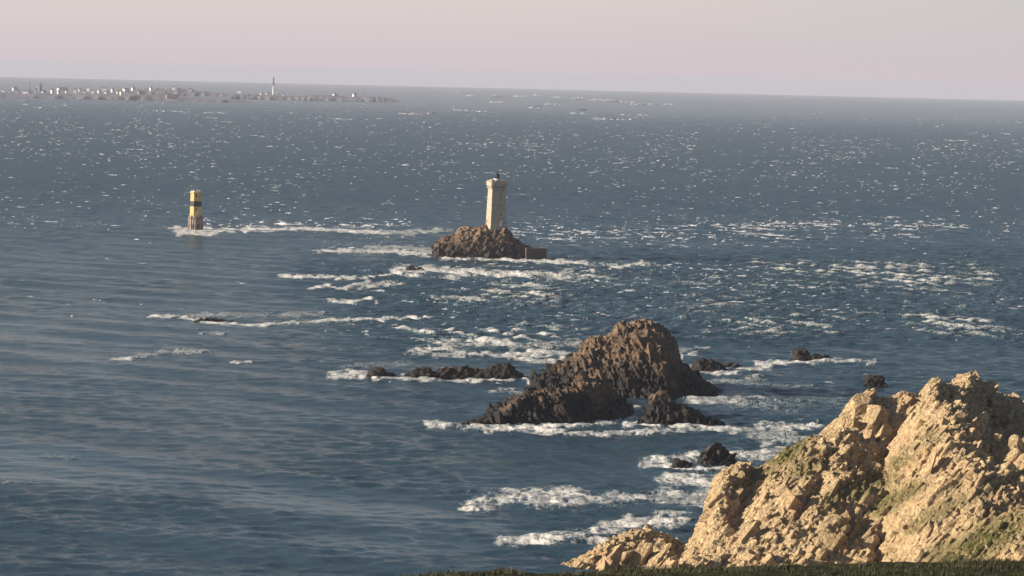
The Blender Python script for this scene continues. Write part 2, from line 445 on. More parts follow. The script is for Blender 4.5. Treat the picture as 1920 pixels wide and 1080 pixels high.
def slick_zone(px, py):
    # the smoother, paler lanes of water at the near left
    a = in_poly(px, py, [(-300, 790), (180, 845), (420, 880), (700, 925), (960, 985), (980, 1010), (760, 1000), (560, 965), (300, 925), (-300, 900)], 16)
    b = in_poly(px, py, [(-300, 540), (200, 600), (300, 640), (200, 700), (-300, 650)], 20) * 0.6
    c = in_poly(px, py, [(560, 1010), (900, 1000), (980, 1030), (700, 1050)], 14) * 0.7
    n = fbm(px / 120, py / 26, None, 3, 8)
    return np.clip(np.maximum(np.maximum(a, b), c) * (0.5 + n), 0, 1)
def roughness_zone(px, py):
    z = 0.42 + 0.35 * sstep(430, 330, py) + 0.25 * sstep(700, 1200, px)
    z = z + 0.95 * in_poly(px, py, RACE, 22)
    z = z * (1 - 0.45 * sstep(700, 400, px) * sstep(400, 500, py) * sstep(960, 850, py))
    z = z * (1 - 0.5 * in_poly(px, py, [(820, 830), (1210, 830), (1250, 900), (900, 900)], 20))
    return z * (1 - 0.55 * slick_zone(px, py))
def wave_height(x, y, r, zone, sp):
    PH = [fbm(x / q, y / q, None, 2, 40 + int(q)) for q in (28, 70, 190)]
    h = np.zeros_like(x); gust = 0.6 + 0.8 * fbm(x / 60, y / 90, None, 3, 11)
    for lam, amp, a, ph, chop in WAVES:
        k = 2 * math.pi / lam
        att = sstep(2.2, 4.5, lam / sp)
        w = x * math.cos(a) + y * math.sin(a)
        s = np.sin(k * w + ph + 2.2 * PH[0 if lam < 7 else 1 if lam < 18 else 2])
        h += amp * att * (zone * gust if chop else 1.0) * (s + 0.35 * s * s)
    return h
def spacing(r): return np.clip(r * 0.00125, 0.6, None)

STROKES = [  # (points in the picture, half height in px, strength)
    ([(322, 428), (345, 430), (380, 432), (450, 433), (560, 430), (640, 434), (740, 437)], 4, 1.0), ([(345, 431), (385, 432)], 6, 1.0), ([(338, 437), (400, 438)], 5, 1.0), ([(690, 436), (760, 438), (830, 432)], 5, 0.75),
    ([(598, 473), (660, 471), (720, 472), (800, 480)], 4, 1.0), ([(690, 467), (760, 466), (810, 474)], 5, 0.7), ([(836, 486), (880, 484), (930, 488), (1020, 492), (1100, 496)], 4.5, 1.0),
    ([(750, 508), (820, 512), (930, 518), (1060, 520)], 9, 0.86), ([(820, 562), (900, 566)], 4, 0.85), ([(1150, 505), (1210, 497)], 5, 0.9), ([(528, 519), (600, 522), (680, 525), (760, 515)], 2.6, 1.0),
    ([(582, 542), (610, 537), (640, 545), (690, 532)], 3, 0.95), ([(680, 540), (740, 537)], 5, 0.75), ([(620, 566), (660, 570), (690, 563), (705, 570)], 3.2, 1.0), ([(285, 595), (340, 596), (400, 603)], 3, 1.0),
    ([(380, 605), (470, 610), (560, 607)], 2.6, 1.0), ([(560, 607), (640, 603), (740, 602), (800, 600)], 3.2, 0.9), ([(360, 593), (480, 591), (600, 592)], 5, 0.62), ([(216, 676), (245, 675)], 4, 1.0),
    ([(245, 670), (330, 662), (390, 660)], 5, 0.72), ([(380, 625), (420, 627)], 2.5, 0.7), ([(435, 681), (470, 681)], 2, 0.8), ([(626, 709), (690, 708), (760, 711), (850, 716), (960, 713)], 4, 1.0), ([(628, 705), (700, 700)], 7, 0.9),
    ([(650, 690), (760, 682)], 6, 0.5), ([(780, 664), (850, 655), (910, 648)], 8, 0.85), ([(820, 645), (870, 642), (960, 650)], 8, 0.95), ([(820, 668), (960, 667), (1060, 664)], 5, 0.9), ([(960, 655), (1080, 650)], 7, 0.6),
    ([(960, 672), (1020, 680), (1050, 678)], 5, 0.85), ([(985, 716), (1000, 726), (1060, 724)], 3.5, 0.95), ([(930, 738), (1000, 745)], 7, 0.62), ([(812, 799), (860, 803), (930, 808), (1040, 812)], 6.5, 0.98),
    ([(1000, 815), (1120, 816), (1210, 814)], 4, 0.85), ([(900, 800), (1000, 803), (1100, 800)], 5, 0.9), ([(1185, 798), (1240, 797), (1360, 806)], 8, 0.95), ([(1200, 813), (1360, 812), (1520, 806)], 5, 0.8),
    ([(1185, 772), (1160, 785), (1130, 796)], 9, 0.85), ([(1300, 752), (1380, 750), (1420, 745)], 9, 0.75), ([(1380, 730), (1500, 725)], 12, 0.5), ([(1400, 760), (1560, 762)], 16, 0.45), ([(1278, 672), (1300, 668)], 4, 0.8),
    ([(1285, 690), (1340, 703), (1420, 694), (1480, 682)], 5, 0.92), ([(1340, 720), (1420, 712)], 8, 0.6), ([(1425, 685), (1470, 682), (1590, 680), (1640, 684)], 4, 1.0), ([(1560, 676), (1640, 678)], 4, 0.7),
    ([(1275, 660), (1330, 655)], 3, 0.6), ([(1218, 871), (1245, 862), (1290, 862), (1320, 865)], 8, 0.95), ([(1225, 876), (1290, 884), (1390, 885), (1420, 878)], 5, 1.0), ([(1375, 860), (1460, 850)], 12, 0.8),
    ([(1420, 800), (1530, 802)], 6, 0.85), ([(1430, 820), (1530, 828)], 14, 0.75), ([(1255, 905), (1340, 907)], 13, 0.82), ([(907, 941), (970, 938), (1060, 938)], 13, 0.95), ([(960, 928), (1080, 926)], 8, 0.85),
    ([(1040, 942), (1200, 938), (1340, 935)], 13, 0.72), ([(872, 955), (888, 955)], 4, 1.0), ([(1010, 955), (1080, 953)], 4, 0.6), ([(955, 1017), (1040, 1016), (1120, 1018)], 9, 0.97), ([(1040, 1006), (1150, 1003)], 8, 0.75),
    ([(1120, 998), (1190, 985), (1270, 984)], 9, 0.95), ([(1240, 967), (1290, 972)], 6, 0.7), ([(1290, 955), (1320, 950)], 8, 0.5), ([(80, 856), (150, 860)], 3, 0.42), ([(10, 908), (60, 910)], 3, 0.42),
]
BROKEN = [   # lanes of broken water: many small breakers
    ([(760, 516), (1100, 506), (1500, 504)], 9, 0.9), ([(850, 540), (1200, 535), (1650, 550)], 11, 0.8), ([(800, 578), (1100, 582), (1400, 572)], 12, 0.7), ([(960, 440), (1200, 446), (1500, 440)], 9, 0.45), ([(1500, 590), (1900, 575)], 16, 0.3), ([(1000, 600), (1300, 598), (1500, 600)], 8, 0.5),
    ([(380, 420), (500, 424), (640, 422), (780, 418)], 7, 0.48), ([(1030, 488), (1100, 497), (1200, 502), (1300, 498)], 6, 0.82), ([(960, 432), (1100, 436), (1300, 430), (1500, 424), (1800, 424)], 7, 0.46),
    ([(1290, 420), (1345, 422)], 3, 0.8), ([(1390, 424), (1480, 419)], 4, 0.7), ([(1520, 423), (1580, 421)], 3, 0.75), ([(1620, 420), (1650, 421)], 2.5, 0.8), ([(1700, 424), (1760, 421), (1820, 425)], 3, 0.7),
    ([(1340, 435), (1440, 432)], 4, 0.6), ([(1080, 434), (1170, 440)], 4, 0.65), ([(1010, 448), (1090, 444)], 4, 0.6), ([(1430, 447), (1560, 444)], 4, 0.6), ([(1620, 440), (1720, 443)], 4, 0.55), ([(1850, 560), (1920, 575)], 5, 0.6),
    ([(1600, 610), (1750, 622)], 6, 0.45), ([(1250, 585), (1340, 592)], 5, 0.6), ([(850, 525), (960, 528), (1120, 520)], 10, 0.72), ([(1050, 508), (1250, 510), (1500, 512)], 9, 0.66),
    ([(1100, 530), (1350, 528), (1560, 545), (1700, 552)], 12, 0.58), ([(900, 545), (1100, 552), (1300, 560)], 10, 0.58), ([(1000, 600), (1080, 602), (1150, 598)], 7, 0.7), ([(1400, 580), (1540, 575), (1700, 590)], 8, 0.5),
    ([(760, 565), (850, 572)], 4, 0.6),
]
def foam_field(px, py):
    f = np.zeros(px.shape)
    for pts, w, s in STROKES:
        xs = [p[0] for p in pts]; ys = [p[1] for p in pts]
        m = (px > min(xs) - 6 * w) & (px < max(xs) + 6 * w) & (py > min(ys) - 3 * w) & (py < max(ys) + 3 * w)
        if not m.any(): continue
        x, y = px[m], py[m]; d = np.full(x.shape, 9.0)
        for (x0, y0), (x1, y1) in zip(pts[:-1], pts[1:]):
            t = np.clip((x - x0) / (x1 - x0) if x1 != x0 else 0, 0, 1)
            d = np.minimum(d, np.hypot((x - x0 - t * (x1 - x0)) / (4 * w), (y - y0 - t * (y1 - y0)) / (1.6 * w)))
        d = d + (fbm(x / (3.2 * w), y / (0.8 * w), None, 4, int(pts[0][0])) - 0.5) * 1.5
        f[m] = np.maximum(f[m], s * sstep(1.0, 0.15, d))
    return f

def sea_mat():
    m, N, L, P = nodes('sea_water')
    g = N.new('ShaderNodeNewGeometry'); pos = g.outputs['Position']
    def attr(n):
        a = N.new('ShaderNodeAttribute'); a.attribute_name = n; return a.outputs['Fac']
    foam, zone, far = attr('foam'), attr('rough'), attr('far')
    calm = attr('calm')
    mp = N.new('ShaderNodeMapping'); mp.inputs['Rotation'].default_value = (0, 0, RAD(-14)); mp.inputs['Scale'].default_value = (1.0, 1.7, 1.0); L(pos, mp.inputs['Vector'])
    mpf = N.new('ShaderNodeMapping'); mpf.inputs['Scale'].default_value = (0.8, 0.42, 0.5); L(pos, mpf.inputs['Vector'])
    f1 = noise_node(N, L, mpf.outputs[0], 0.42, 9, 0.68)
    f2n = N.new('ShaderNodeTexNoise'); f2n.inputs['Scale'].default_value = 0.9; f2n.inputs['Detail'].default_value = 5; L(mpf.outputs[0], f2n.inputs['Vector'])
    web = rng_node(N, L, math_node(N, L, 'ABSOLUTE', math_node(N, L, 'SUBTRACT', f2n.outputs['Fac'], 0.5)), 0.0, 0.14, 1.0, 0.0)
    f3n = N.new('ShaderNodeTexNoise'); f3n.inputs['Scale'].default_value = 2.4; f3n.inputs['Detail'].default_value = 3; L(mpf.outputs[0], f3n.inputs['Vector'])
    web2 = rng_node(N, L, math_node(N, L, 'ABSOLUTE', math_node(N, L, 'SUBTRACT', f3n.outputs['Fac'], 0.5)), 0.0, 0.12, 1.0, 0.0)
    pat = math_node(N, L, 'ADD', math_node(N, L, 'MULTIPLY', f1, 0.55), math_node(N, L, 'ADD', math_node(N, L, 'MULTIPLY', web, 0.22), math_node(N, L, 'MULTIPLY', web2, 0.16)))
    thr = rng_node(N, L, foam, 0.0, 1.0, 0.80, 0.22)
    d = math_node(N, L, 'SUBTRACT', pat, thr)
    mask = math_node(N, L, 'MULTIPLY', rng_node(N, L, d, -0.11, 0.30), rng_node(N, L, foam, 0.02, 0.15))
    churn = rng_node(N, L, foam, 0.35, 1.0, 0.0, 0.6)
    slick = noise_node(N, L, pos, 0.012, 4, 0.55)
    base = mixc(N, L, rng_node(N, L, slick, 0.35, 0.65), (0.020, 0.050, 0.070), (0.036, 0.070, 0.098))
    base = mixc(N, L, math_node(N, L, 'MULTIPLY', zone, 0.25, True), base, (0.022, 0.066, 0.098))
    base = mixc(N, L, churn, base, (0.10, 0.16, 0.15))
    base = mixc(N, L, mask, base, (0.80, 0.78, 0.74))
    L(base, P.inputs['Base Color'])
    ro = math_node(N, L, 'ADD', rng_node(N, L, slick, 0.3, 0.7, 0.10, 0.18), math_node(N, L, 'MULTIPLY', math_node(N, L, 'MULTIPLY', far, rng_node(N, L, calm, 0, 1, 1.0, 0.35)), 0.22))
    rmix = N.new('ShaderNodeMix'); L(mask, rmix.inputs[0]); L(ro, rmix.inputs[2]); rmix.inputs[3].default_value = 0.95
    L(rmix.outputs[0], P.inputs['Roughness'])
    P.inputs['IOR'].default_value = 1.333
    w1 = noise_node(N, L, mp.outputs[0], 0.75, 6, 0.62)
    w2 = noise_node(N, L, mp.outputs[0], 0.22, 3, 0.5)
    h = math_node(N, L, 'ADD', math_node(N, L, 'MULTIPLY', w1, 1.0), math_node(N, L, 'MULTIPLY', w2, 0.9))
    h = math_node(N, L, 'ADD', h, math_node(N, L, 'MULTIPLY', mask, 0.25))
    b = N.new('ShaderNodeBump'); b.inputs['Distance'].default_value = 1.0
    L(math_node(N, L, 'MULTIPLY', rng_node(N, L, slick, 0.4, 0.62, 0.55, 0.30), math_node(N, L, 'MULTIPLY', rng_node(N, L, zone, 0.2, 1.4, 0.8, 1.5), rng_node(N, L, calm, 0, 1, 1.0, 0.22)), True), b.inputs['Strength'])
    L(h, b.inputs['Height']); L(b.outputs[0], P.inputs['Normal'])
    return m
def build_sea():
    rs = [60.0]
    while rs[-1] < 440: rs.append(rs[-1] * 1.05)
    while rs[-1] < 46000:
        r = rs[-1]
        q = 0.00125 if r < 2300 else 0.00125 + min(1, (r - 2300) / 4000) * 0.005 + max(0, r - 9000) / 36000 * 0.012
        rs.append(r + max(0.6, r * q))
    r = np.array(rs)
    fine = np.linspace(RAD(-11.0), RAD(11.0), 900)
    side = np.concatenate([np.linspace(RAD(11.2), RAD(20), 60), np.linspace(RAD(21), RAD(85), 50)])
    th = np.concatenate([-side[::-1], fine, side])
    T, Rr = np.meshgrid(th, r, indexing='ij')
    x, y = Rr * np.sin(T), Rr * np.cos(T)
    z0 = drop(Rr)
    px, py = project(x, y, z0)
    zone = roughness_zone(px, py)
    foam = foam_field(px, py)
    sp = np.maximum(np.gradient(r)[None, :] * np.ones_like(Rr), np.gradient(th)[:, None] * Rr)
    h = wave_height(x, y, Rr, zone, sp)
    # breaking crests in the race
    race = in_poly(px, py, RACE, 22)
    crest = sstep(0.80, 1.6, h + 0.8 * (fbm(x / 9, y / 14, None, 3, 31) - 0.5))
    patch = sstep(0.42, 0.66, fbm(x / 45, y / 110, None, 3, 77))
    foam = np.maximum(foam, race * crest * (0.35 + 0.55 * patch))
    foam *= (0.72 + 0.5 * fbm(x / 12, y / 22, None, 3, 51))
    foam = np.clip(foam, 0, 1)
    h = h + foam * 0.9 * (fbm(x / 2.2, y / 3.4, None, 3, 91) - 0.25) * sstep(4.0, 1.5, sp)
    v = np.stack([x, y, z0 + h], -1).reshape(-1, 3)
    nt, nr = T.shape
    i = np.arange(nt * nr).reshape(nt, nr)
    q = np.stack([i[:-1, :-1], i[:-1, 1:], i[1:, 1:], i[1:, :-1]], -1).reshape(-1, 4)[:, ::-1]
    o = link_mesh('sea', v, q, sea_mat(), smooth=True, attrs={'foam': foam.ravel(), 'rough': zone.ravel(), 'far': sstep(700, 2600, Rr).ravel(), 'calm': np.maximum(sstep(3500, 9000, Rr), 0.95 * slick_zone(px, py)).ravel()})
    tag(o, kind='structure')
build_sea()

# whitecaps: small breaking crests, too many to count
M_CAPS = plain_mat('whitecap', (0.56, 0.58, 0.61), 0.95, 0.3, 0.08)
M_FOAM = plain_mat('foam', (0.80, 0.78, 0.75), 0.95, 0.12, 1.5)
def build_whitecaps():
    g = np.random.default_rng(21); V = []; Fq = []; off = 0
    def cap(px, py, Lm, hm, ang):
        nonlocal off
        c = sea_pt(px, py); n = 9
        r = math.hypot(c[0], c[1])
        s = np.linspace(-1, 1, n)
        env = np.clip(1 - np.abs(s) ** 2.2, 0, 1) * g.uniform(0.35, 1.0, n)
        bend = g.normal(0, 0.12) * Lm; wob = g.normal(0, 0.05, n) * Lm
        prof = np.array([(-0.7, -0.4), (-0.35, 0.45), (0.0, 1.0), (0.5, 0.6), (1.6, -0.4)])   # across: front, lip, back
        P = np.zeros((n, 5, 3))
        ca, sa = math.cos(ang), math.sin(ang)
        for k in range(5):
            u = s * Lm * 0.5; w = prof[k, 0] * hm * 1.5 + bend * s * s + wob
            P[:, k, 0] = c[0] + u * ca - w * sa; P[:, k, 1] = c[1] + u * sa + w * ca
            P[:, k, 2] = c[2] + hm * np.where(prof[k, 1] > 0, prof[k, 1] * env, prof[k, 1]) + 0.1
        V.append(P.reshape(-1, 3))
        i = np.arange(n * 5).reshape(n, 5) + off; off += n * 5
        Fq.append(np.stack([i[:-1, :-1], i[1:, :-1], i[1:, 1:], i[:-1, 1:]], -1).reshape(-1, 4))
    def dens(px, py):
        clump = fbm(np.array(px / 90.0), np.array(py / 22.0), None, 3, 5)
        c = float(np.clip(0.25 + (clump - 0.36) * 2.2, 0.15, 1.0))
        hz = 144 + px * 0.0233
        dy = py - hz
        if dy < 40: d = 0.10
        elif dy < 75: d = 0.35
        elif dy < 160: d = 0.75
        elif dy < 240: d = 0.55
        else: d = 0.45 + 0.2 * (px > 900)
        if py > 430 and px < 600: d *= 0.06
        if py > 640: d *= 0.10 if px > 1300 else 0.03
        if px > 650 and 490 < py < 630: d = 1.8 * min(1, (px - 600) / 300)
        if px > 950 and 405 < py < 465: d = 1.1
        return d * c
    n = 0; tries = 0
    while n < 12000 and tries < 220000:
        tries += 1
        px, py = g.uniform(-150, 2070), g.uniform(178, 760)
        if py < 150 + px * 0.0233 + 16: continue
        if g.uniform() > dens(px, py): continue
        r = sea_range(px, py)
        near = py > 400
        Lm = g.lognormal(math.log(1.15 + 0.0005 * min(r, 6000)), 0.6)
        hm = min(1.6, (0.30 + 0.00016 * min(r, 6000)) * (0.25 + 1.0 * g.uniform() ** 1.7))
        if 490 < py < 630 and px > 650: Lm *= 2.0; hm *= 1.5
        cap(px, py, Lm, hm, g.normal(math.radians(-4), 0.22)); n += 1
    for pts, w, st in BROKEN:
        for (x0, y0), (x1, y1) in zip(pts[:-1], pts[1:]):
            for j in range(int(abs(x1 - x0) * (w + 3) * st * 0.045) + 2):
                t = g.uniform(); px, py = x0 + t * (x1 - x0) + g.normal(0, 6), y0 + t * (y1 - y0) + g.normal(0, 0.8) * w
                r = sea_range(px, py)
                cap(px, py, g.lognormal(math.log(4.0), 0.65), g.uniform(0.45, 1.25), g.normal(math.radians(-3), 0.25))
    # surf lines on the far reefs
    for (px, py, wpx, k) in [(317, 209, 80, 7), (403, 212, 40, 4), (773, 214, 50, 7), (815, 213, 30, 3), (867, 207, 30, 4), (900, 209, 25, 2), (882, 180, 16, 4), (857, 172, 8, 2), (927, 179, 8, 2), (977, 181, 26, 7),
                             (1007, 179, 18, 4), (1043, 183, 20, 4), (1083, 185, 24, 5), (1117, 187, 24, 5), (1147, 189, 40, 7), (1180, 192, 30, 4), (1207, 196, 46, 8), (1253, 196, 16, 3), (1087, 213, 30, 5), (1147, 224, 74, 9), (1190, 216, 50, 4),
                             (1000, 203, 30, 2), (1035, 196, 40, 3), (950, 192, 60, 4), (150, 182, 22, 4), (106, 181, 5, 1), (50, 197, 6, 1), (75, 203, 6, 1), (120, 198, 14, 2)]:
        for j in range(k * 2):
            x = px + g.uniform(-0.5, 0.5) * wpx; Y = py + g.uniform(-0.8, 0.8) + (x - px) * 0.023
            sc = sea_range(x, Y) / F
            cap(x, Y, g.uniform(4, 11) * sc, g.uniform(1.2, 3.0) * sc, g.normal(0, 0.1))
    o = link_mesh('whitecaps', np.concatenate(V), np.concatenate(Fq), M_CAPS, smooth=True)
    tag(o, 'small white breaking wave crests scattered over the open sea', kind='stuff')
build_whitecaps()

# ------------------------------------------------------------------ the headland
def D_main(px): return np.interp(px, [1190, 1345, 1600, 1920], [540, 570, 575, 560])
def D_back(px): return np.interp(px, [1700, 1812, 1920, 2000], [592, 606, 648, 670])
HEAD = [
    dict(sil=[(1700, 770), (1720, 748), (1735, 732), (1742, 716), (1752, 712), (1762, 724), (1785, 724), (1795, 706), (1812, 697), (1826, 706), (1838, 722), (1856, 728), (1866, 738), (1890, 744), (1905, 758), (1930, 782), (2000, 850)], D=D_back, df=30, db=22, pf=2.0, wig=1),
    dict(sil=[(1562, 812), (1568, 790), (1580, 775), (1588, 756), (1602, 746), (1616, 742), (1622, 733), (1630, 735), (1636, 746), (1662, 750), (1682, 740), (1702, 738), (1722, 746), (1742, 780), (1752, 800)], D=595, df=16, db=12, pf=2.6, wig=2),
    dict(sil=[(1320, 1085), (1340, 960), (1372, 892), (1400, 870), (1450, 845), (1500, 826), (1530, 818), (1570, 808), (1620, 832), (1660, 842), (1690, 806), (1735, 766), (1765, 760), (1795, 768), (1830, 800), (1855, 838), (1890, 840), (1920, 822), (1990, 800), (2150, 830)], D=D_main, df=64, db=16, pf=1.12, wig=3),
    dict(sil=[(1200, 1085), (1216, 1060), (1248, 1014), (1272, 1000), (1306, 985), (1324, 955), (1336, 925), (1342, 905), (1352, 887), (1372, 877), (1400, 869), (1440, 853), (1475, 880), (1500, 990), (1510, 1050)], D=lambda px: np.interp(px, [1196, 1350, 1440, 1510], [540, 562, 572, 574]), df=44, db=14, pf=1.3, wig=2),
    dict(sil=[(1012, 1080), (1034, 1068), (1062, 1057), (1100, 1040), (1130, 1020), (1160, 1006), (1182, 996), (1206, 994), (1232, 1001), (1262, 1003), (1290, 1008), (1310, 1030)], D=lambda px: np.interp(px, [1012, 1062, 1180, 1310], [537, 542, 552, 557]), df=12, db=10, pf=1.5, wig=0.6),
    dict(sil=[(1690, 1000), (1716, 950), (1742, 912), (1770, 892), (1796, 878), (1822, 866), (1850, 872), (1882, 882), (1920, 888), (1990, 892), (2150, 930)], D=536, df=26, db=12, pf=1.6, wig=2, base=4.0),
    dict(sil=[(1730, 1052), (1772, 1022), (1820, 996), (1870, 972), (1920, 952), (2000, 938), (2150, 960)], D=514, df=30, db=12, pf=1.3, wig=1, base=1.0),
]
GRASS = [(1420, 890, 60, 20, 0.8), (1590, 920, 70, 26, 0.8), (1820, 1030, 200, 34, 1.0), (1760, 960, 70, 20, 0.7), (1860, 915, 70, 16, 0.6), (1700, 925, 50, 18, 0.8), (1470, 848, 70, 28, 1.0), (1520, 870, 60, 25, 0.7), (1640, 905, 60, 30, 0.9), (1690, 865, 45, 22, 0.7), (1660, 945, 60, 22, 0.9), (1720, 985, 35, 16, 0.8), (1800, 905, 60, 14, 0.4), (1850, 1010, 140, 40, 0.85), (1770, 1035, 60, 25, 0.8), (1600, 985, 70, 25, 0.4), (1560, 940, 60, 20, 0.35), (1880, 950, 90, 16, 0.5), (1740, 820, 40, 20, 0.35)]
GULLIES = [([(1424, 915, 572), (1408, 945, 561), (1380, 985, 549), (1335, 1050, 535)], 2.4, 2.4), ([(1775, 900, 537), (1740, 940, 534), (1700, 980, 529)], 1.0, 2.6),
           ([(1690, 800, 578), (1662, 850, 572), (1645, 895, 566)], 1.6, 3.0), ([(1285, 1000, 560), (1265, 1040, 545), (1250, 1075, 536)], 2.2, 3.5), ([(1560, 870, 568), (1535, 920, 556), (1490, 985, 542)], 1.0, 1.6), ([(1650, 1000, 538), (1640, 1050, 528)], 1.2, 2.6)]
def head_grass(px, py):
    g = np.zeros(np.shape(px))
    for cx, cy, rx, ry, s in GRASS:
        # patches lie along the rock's grain
        dx, dy = px - cx, py - cy
        u, v = dx * 0.86 - dy * 0.5, dx * 0.5 + dy * 0.86
        g = np.maximum(g, s * sstep(1.25, 0.3, np.hypot(u / rx, v / ry)))
    return g
def build_headland():
    ex = []
    def big(px, py, r, sc, ax=(0.3, 0.2, 0.9), j=0.15): ex.append((pt_at(px, py, r), sc, ax, j))
    # the crag on the crest
    for px, py, r, s in [(1612, 780, 589, 4.4), (1640, 790, 587, 4.2), (1598, 800, 586, 3.2), (1625, 830, 583, 4.2), (1655, 815, 586, 3.6), (1620, 862, 578, 3.6), (1640, 850, 578, 3.4), (1580, 800, 588, 2.4), (1608, 880, 574, 2.2), (1636, 885, 573, 2.4),
                         (1690, 762, 594, 3.2), (1712, 775, 594, 3.4), (1672, 770, 594, 3.0), (1735, 735, 606, 2.6), (1752, 740, 608, 2.8), (1812, 730, 610, 4.6), (1800, 745, 608, 3.4), (1838, 750, 612, 3.4), (1865, 765, 612, 3.4), (1890, 780, 612, 3.6), (1780, 745, 610, 3.0),
                         (1545, 815, 584, 2.0), (1560, 806, 585, 1.8), (1862, 832, 560, 1.9), (1870, 822, 560, 1.5), (1812, 792, 566, 1.9), (1800, 800, 564, 1.6), (1905, 832, 556, 2.2)]:
        big(px, py, r, (s * 0.66, s * 0.46, s * 0.40))
    # slabs standing along the grain
    for px, py, r, a, b in [(1722, 1005, 515, 6.5, 1.8), (1708, 1030, 511, 5, 1.5), (1752, 930, 528, 4, 1.4), (1792, 905, 530, 3.4, 1.5), (1830, 895, 532, 3, 1.6), (1775, 960, 524, 3, 1.3), (1690, 900, 545, 4.2, 1.3), (1640, 960, 533, 4.6, 1.3), (1745, 870, 546, 4.0, 1.2), (1590, 1000, 530, 3.6, 1.3), (1480, 1020, 535, 4.0, 1.6), (1420, 1010, 545, 3.5, 1.6), (1560, 1035, 524, 3.0, 1.6), (1365, 1035, 548, 3.5, 1.5)]:
        big(px, py, r, (a * 0.62, b * 0.7, b * 0.5), (0.55, 0.25, 0.72), 0.12)
    o = make_rock('headland', HEAD, [(2.4, 0.2, 1.7), (1.2, 0.95, 1.9), (0.65, 0.8, 1.8)], M_HEAD, low=0.55, sub=0.75, cap=0.42, voxel=0.14, frame=True, flat=(-0.72, -0.30, 0.55), gullies=GULLIES, axis=(0.62, 0.22, 0.66), amp=0.30, rough=0.05, freq=0.6, grass_fn=head_grass, seed=5, jit=0.15, extra=ex)
    tag(o, 'pale craggy granite headland with patches of grass at the lower right', kind='structure')
build_headland()

# ------------------------------------------------------------------ sea stacks, reefs and boulders
A = [(996, 724), (1010, 714), (1040, 696), (1072, 676), (1088, 657), (1100, 641), (1116, 637), (1140, 633), (1150, 628), (1157, 614), (1168, 610), (1186, 613), (1196, 606), (1214, 601), (1230, 607), (1248, 615), (1258, 628), (1268, 646), (1273, 662), (1276, 678), (1290, 692), (1310, 707), (1330, 723), (1346, 734), (1362, 741), (1376, 749)]
B = [(896, 800), (912, 790), (930, 775), (950, 757), (962, 748), (980, 746), (1010, 743), (1035, 739), (1060, 736), (1085, 729), (1100, 718), (1112, 710), (1126, 708), (1140, 718), (1150, 736), (1165, 756), (1180, 772), (1190, 785)]
DA = sea_range(1330, 748) + 17; DB = sea_range(1020, 802) + 12
tag(make_rock('sea_stack', [dict(sil=A, D=DA, df=24, db=16, pf=2.4, wig=3), dict(sil=B, D=lambda px: DB + np.interp(px, [920, 1060, 1125, 1190], [0, 4, 15, 18]), df=12, db=22, pf=2.2, wig=1.0),
                            dict(sil=[(1090, 760), (1120, 725), (1150, 690), (1180, 680), (1210, 700), (1240, 760)], D=DA - 14, df=9, db=20, pf=2.4, wig=2)],
              [(2.3, 0.5, 1.7), (1.25, 0.95, 2.0), (0.75, 0.7, 1.7)], M_STACK, low=0.3, sub=1.1, cap=0.8, flat=(-0.75, -0.55, 0.15), voxel=0.16, axis=(-0.32, 0.2, 0.92), amp=0.35, rough=0.06, freq=0.45, seed=11, jit=0.16),
    'tall dark brown craggy sea stack with a long low arm, largest rock in the water', 'sea stack')
S_SM = [(1.4, 0.8, 1.5), (0.8, 0.7, 1.3)]
rock('sea_rock', [(1190, 801), (1200, 789), (1212, 777), (1217, 748), (1225, 738), (1240, 735), (1255, 741), (1264, 754), (1272, 760), (1286, 757), (1300, 766), (1320, 781), (1342, 789), (1362, 799)], 802, 4.5, 6, [(1.7, 0.7, 1.6), (0.9, 0.8, 1.5)], M_STACK,
     'brown two-humped rock just in front of the big sea stack, right of its arm', voxel=0.26, seed=12, axis=(-0.2, 0.1, 0.9))
rock('reef', [(686, 706), (694, 696), (704, 688), (713, 690), (722, 698), (735, 701), (752, 710)], 711, 4, 5, S_SM, M_REEF, 'small black pointed reef rock at the left end of the reef line', 'reef', seed=13, voxel=0.28)
rock('reef', [(756, 706), (766, 697), (778, 693), (796, 691), (815, 698), (830, 692), (850, 692), (866, 687), (886, 692), (900, 694), (915, 690), (930, 686), (950, 685), (965, 697), (980, 705), (992, 711)], 714, 5, 6, S_SM, M_REEF, 'long low black reef left of the big sea stack', 'reef', seed=14, voxel=0.3)
rock('sea_rock', [(1292, 698), (1304, 679), (1315, 671), (1334, 674), (1346, 681), (1360, 691), (1370, 700)], 701, 6, 6, S_SM, M_REEF, 'dark rounded rock right behind the big sea stack, larger of a pair', seed=15, voxel=0.3)
rock('sea_rock', [(1354, 691), (1366, 677), (1376, 681), (1392, 693)], 693, 4, 4, S_SM, M_REEF, 'small dark rock beside the rounded rock right of the sea stack', seed=16, voxel=0.3)
rock('sea_rock', [(1460, 680), (1484, 673), (1489, 660), (1497, 650), (1508, 652), (1517, 666), (1532, 664), (1550, 667), (1568, 680)], 681, 5, 6, S_SM, M_REEF, 'isolated dark rock with one upright knob and a low tail, far right', seed=17, voxel=0.3)
rock('sea_rock', [(1620, 726), (1624, 710), (1632, 704), (1648, 705), (1656, 714), (1660, 726)], 728, 3.5, 3.5, S_SM, M_REEF, 'black blocky rock in open water above the headland crag', seed=18, voxel=0.26)
rock('sea_rock', [(1306, 880), (1313, 853), (1325, 840), (1340, 832), (1355, 838), (1366, 851), (1376, 866), (1390, 882)], 882, 4, 4.5, [(2.2, 0.6, 1.3), (1.1, 0.7, 1.3)], M_STACK, 'dark brown boulder ringed by white foam beside the headland', seed=19, voxel=0.22)
rock('sea_rock', [(1255, 880), (1270, 862), (1285, 867), (1308, 882)], 883, 2.5, 3, S_SM, M_REEF, 'low black wedge rock in foam left of the brown boulder', seed=20, voxel=0.22)
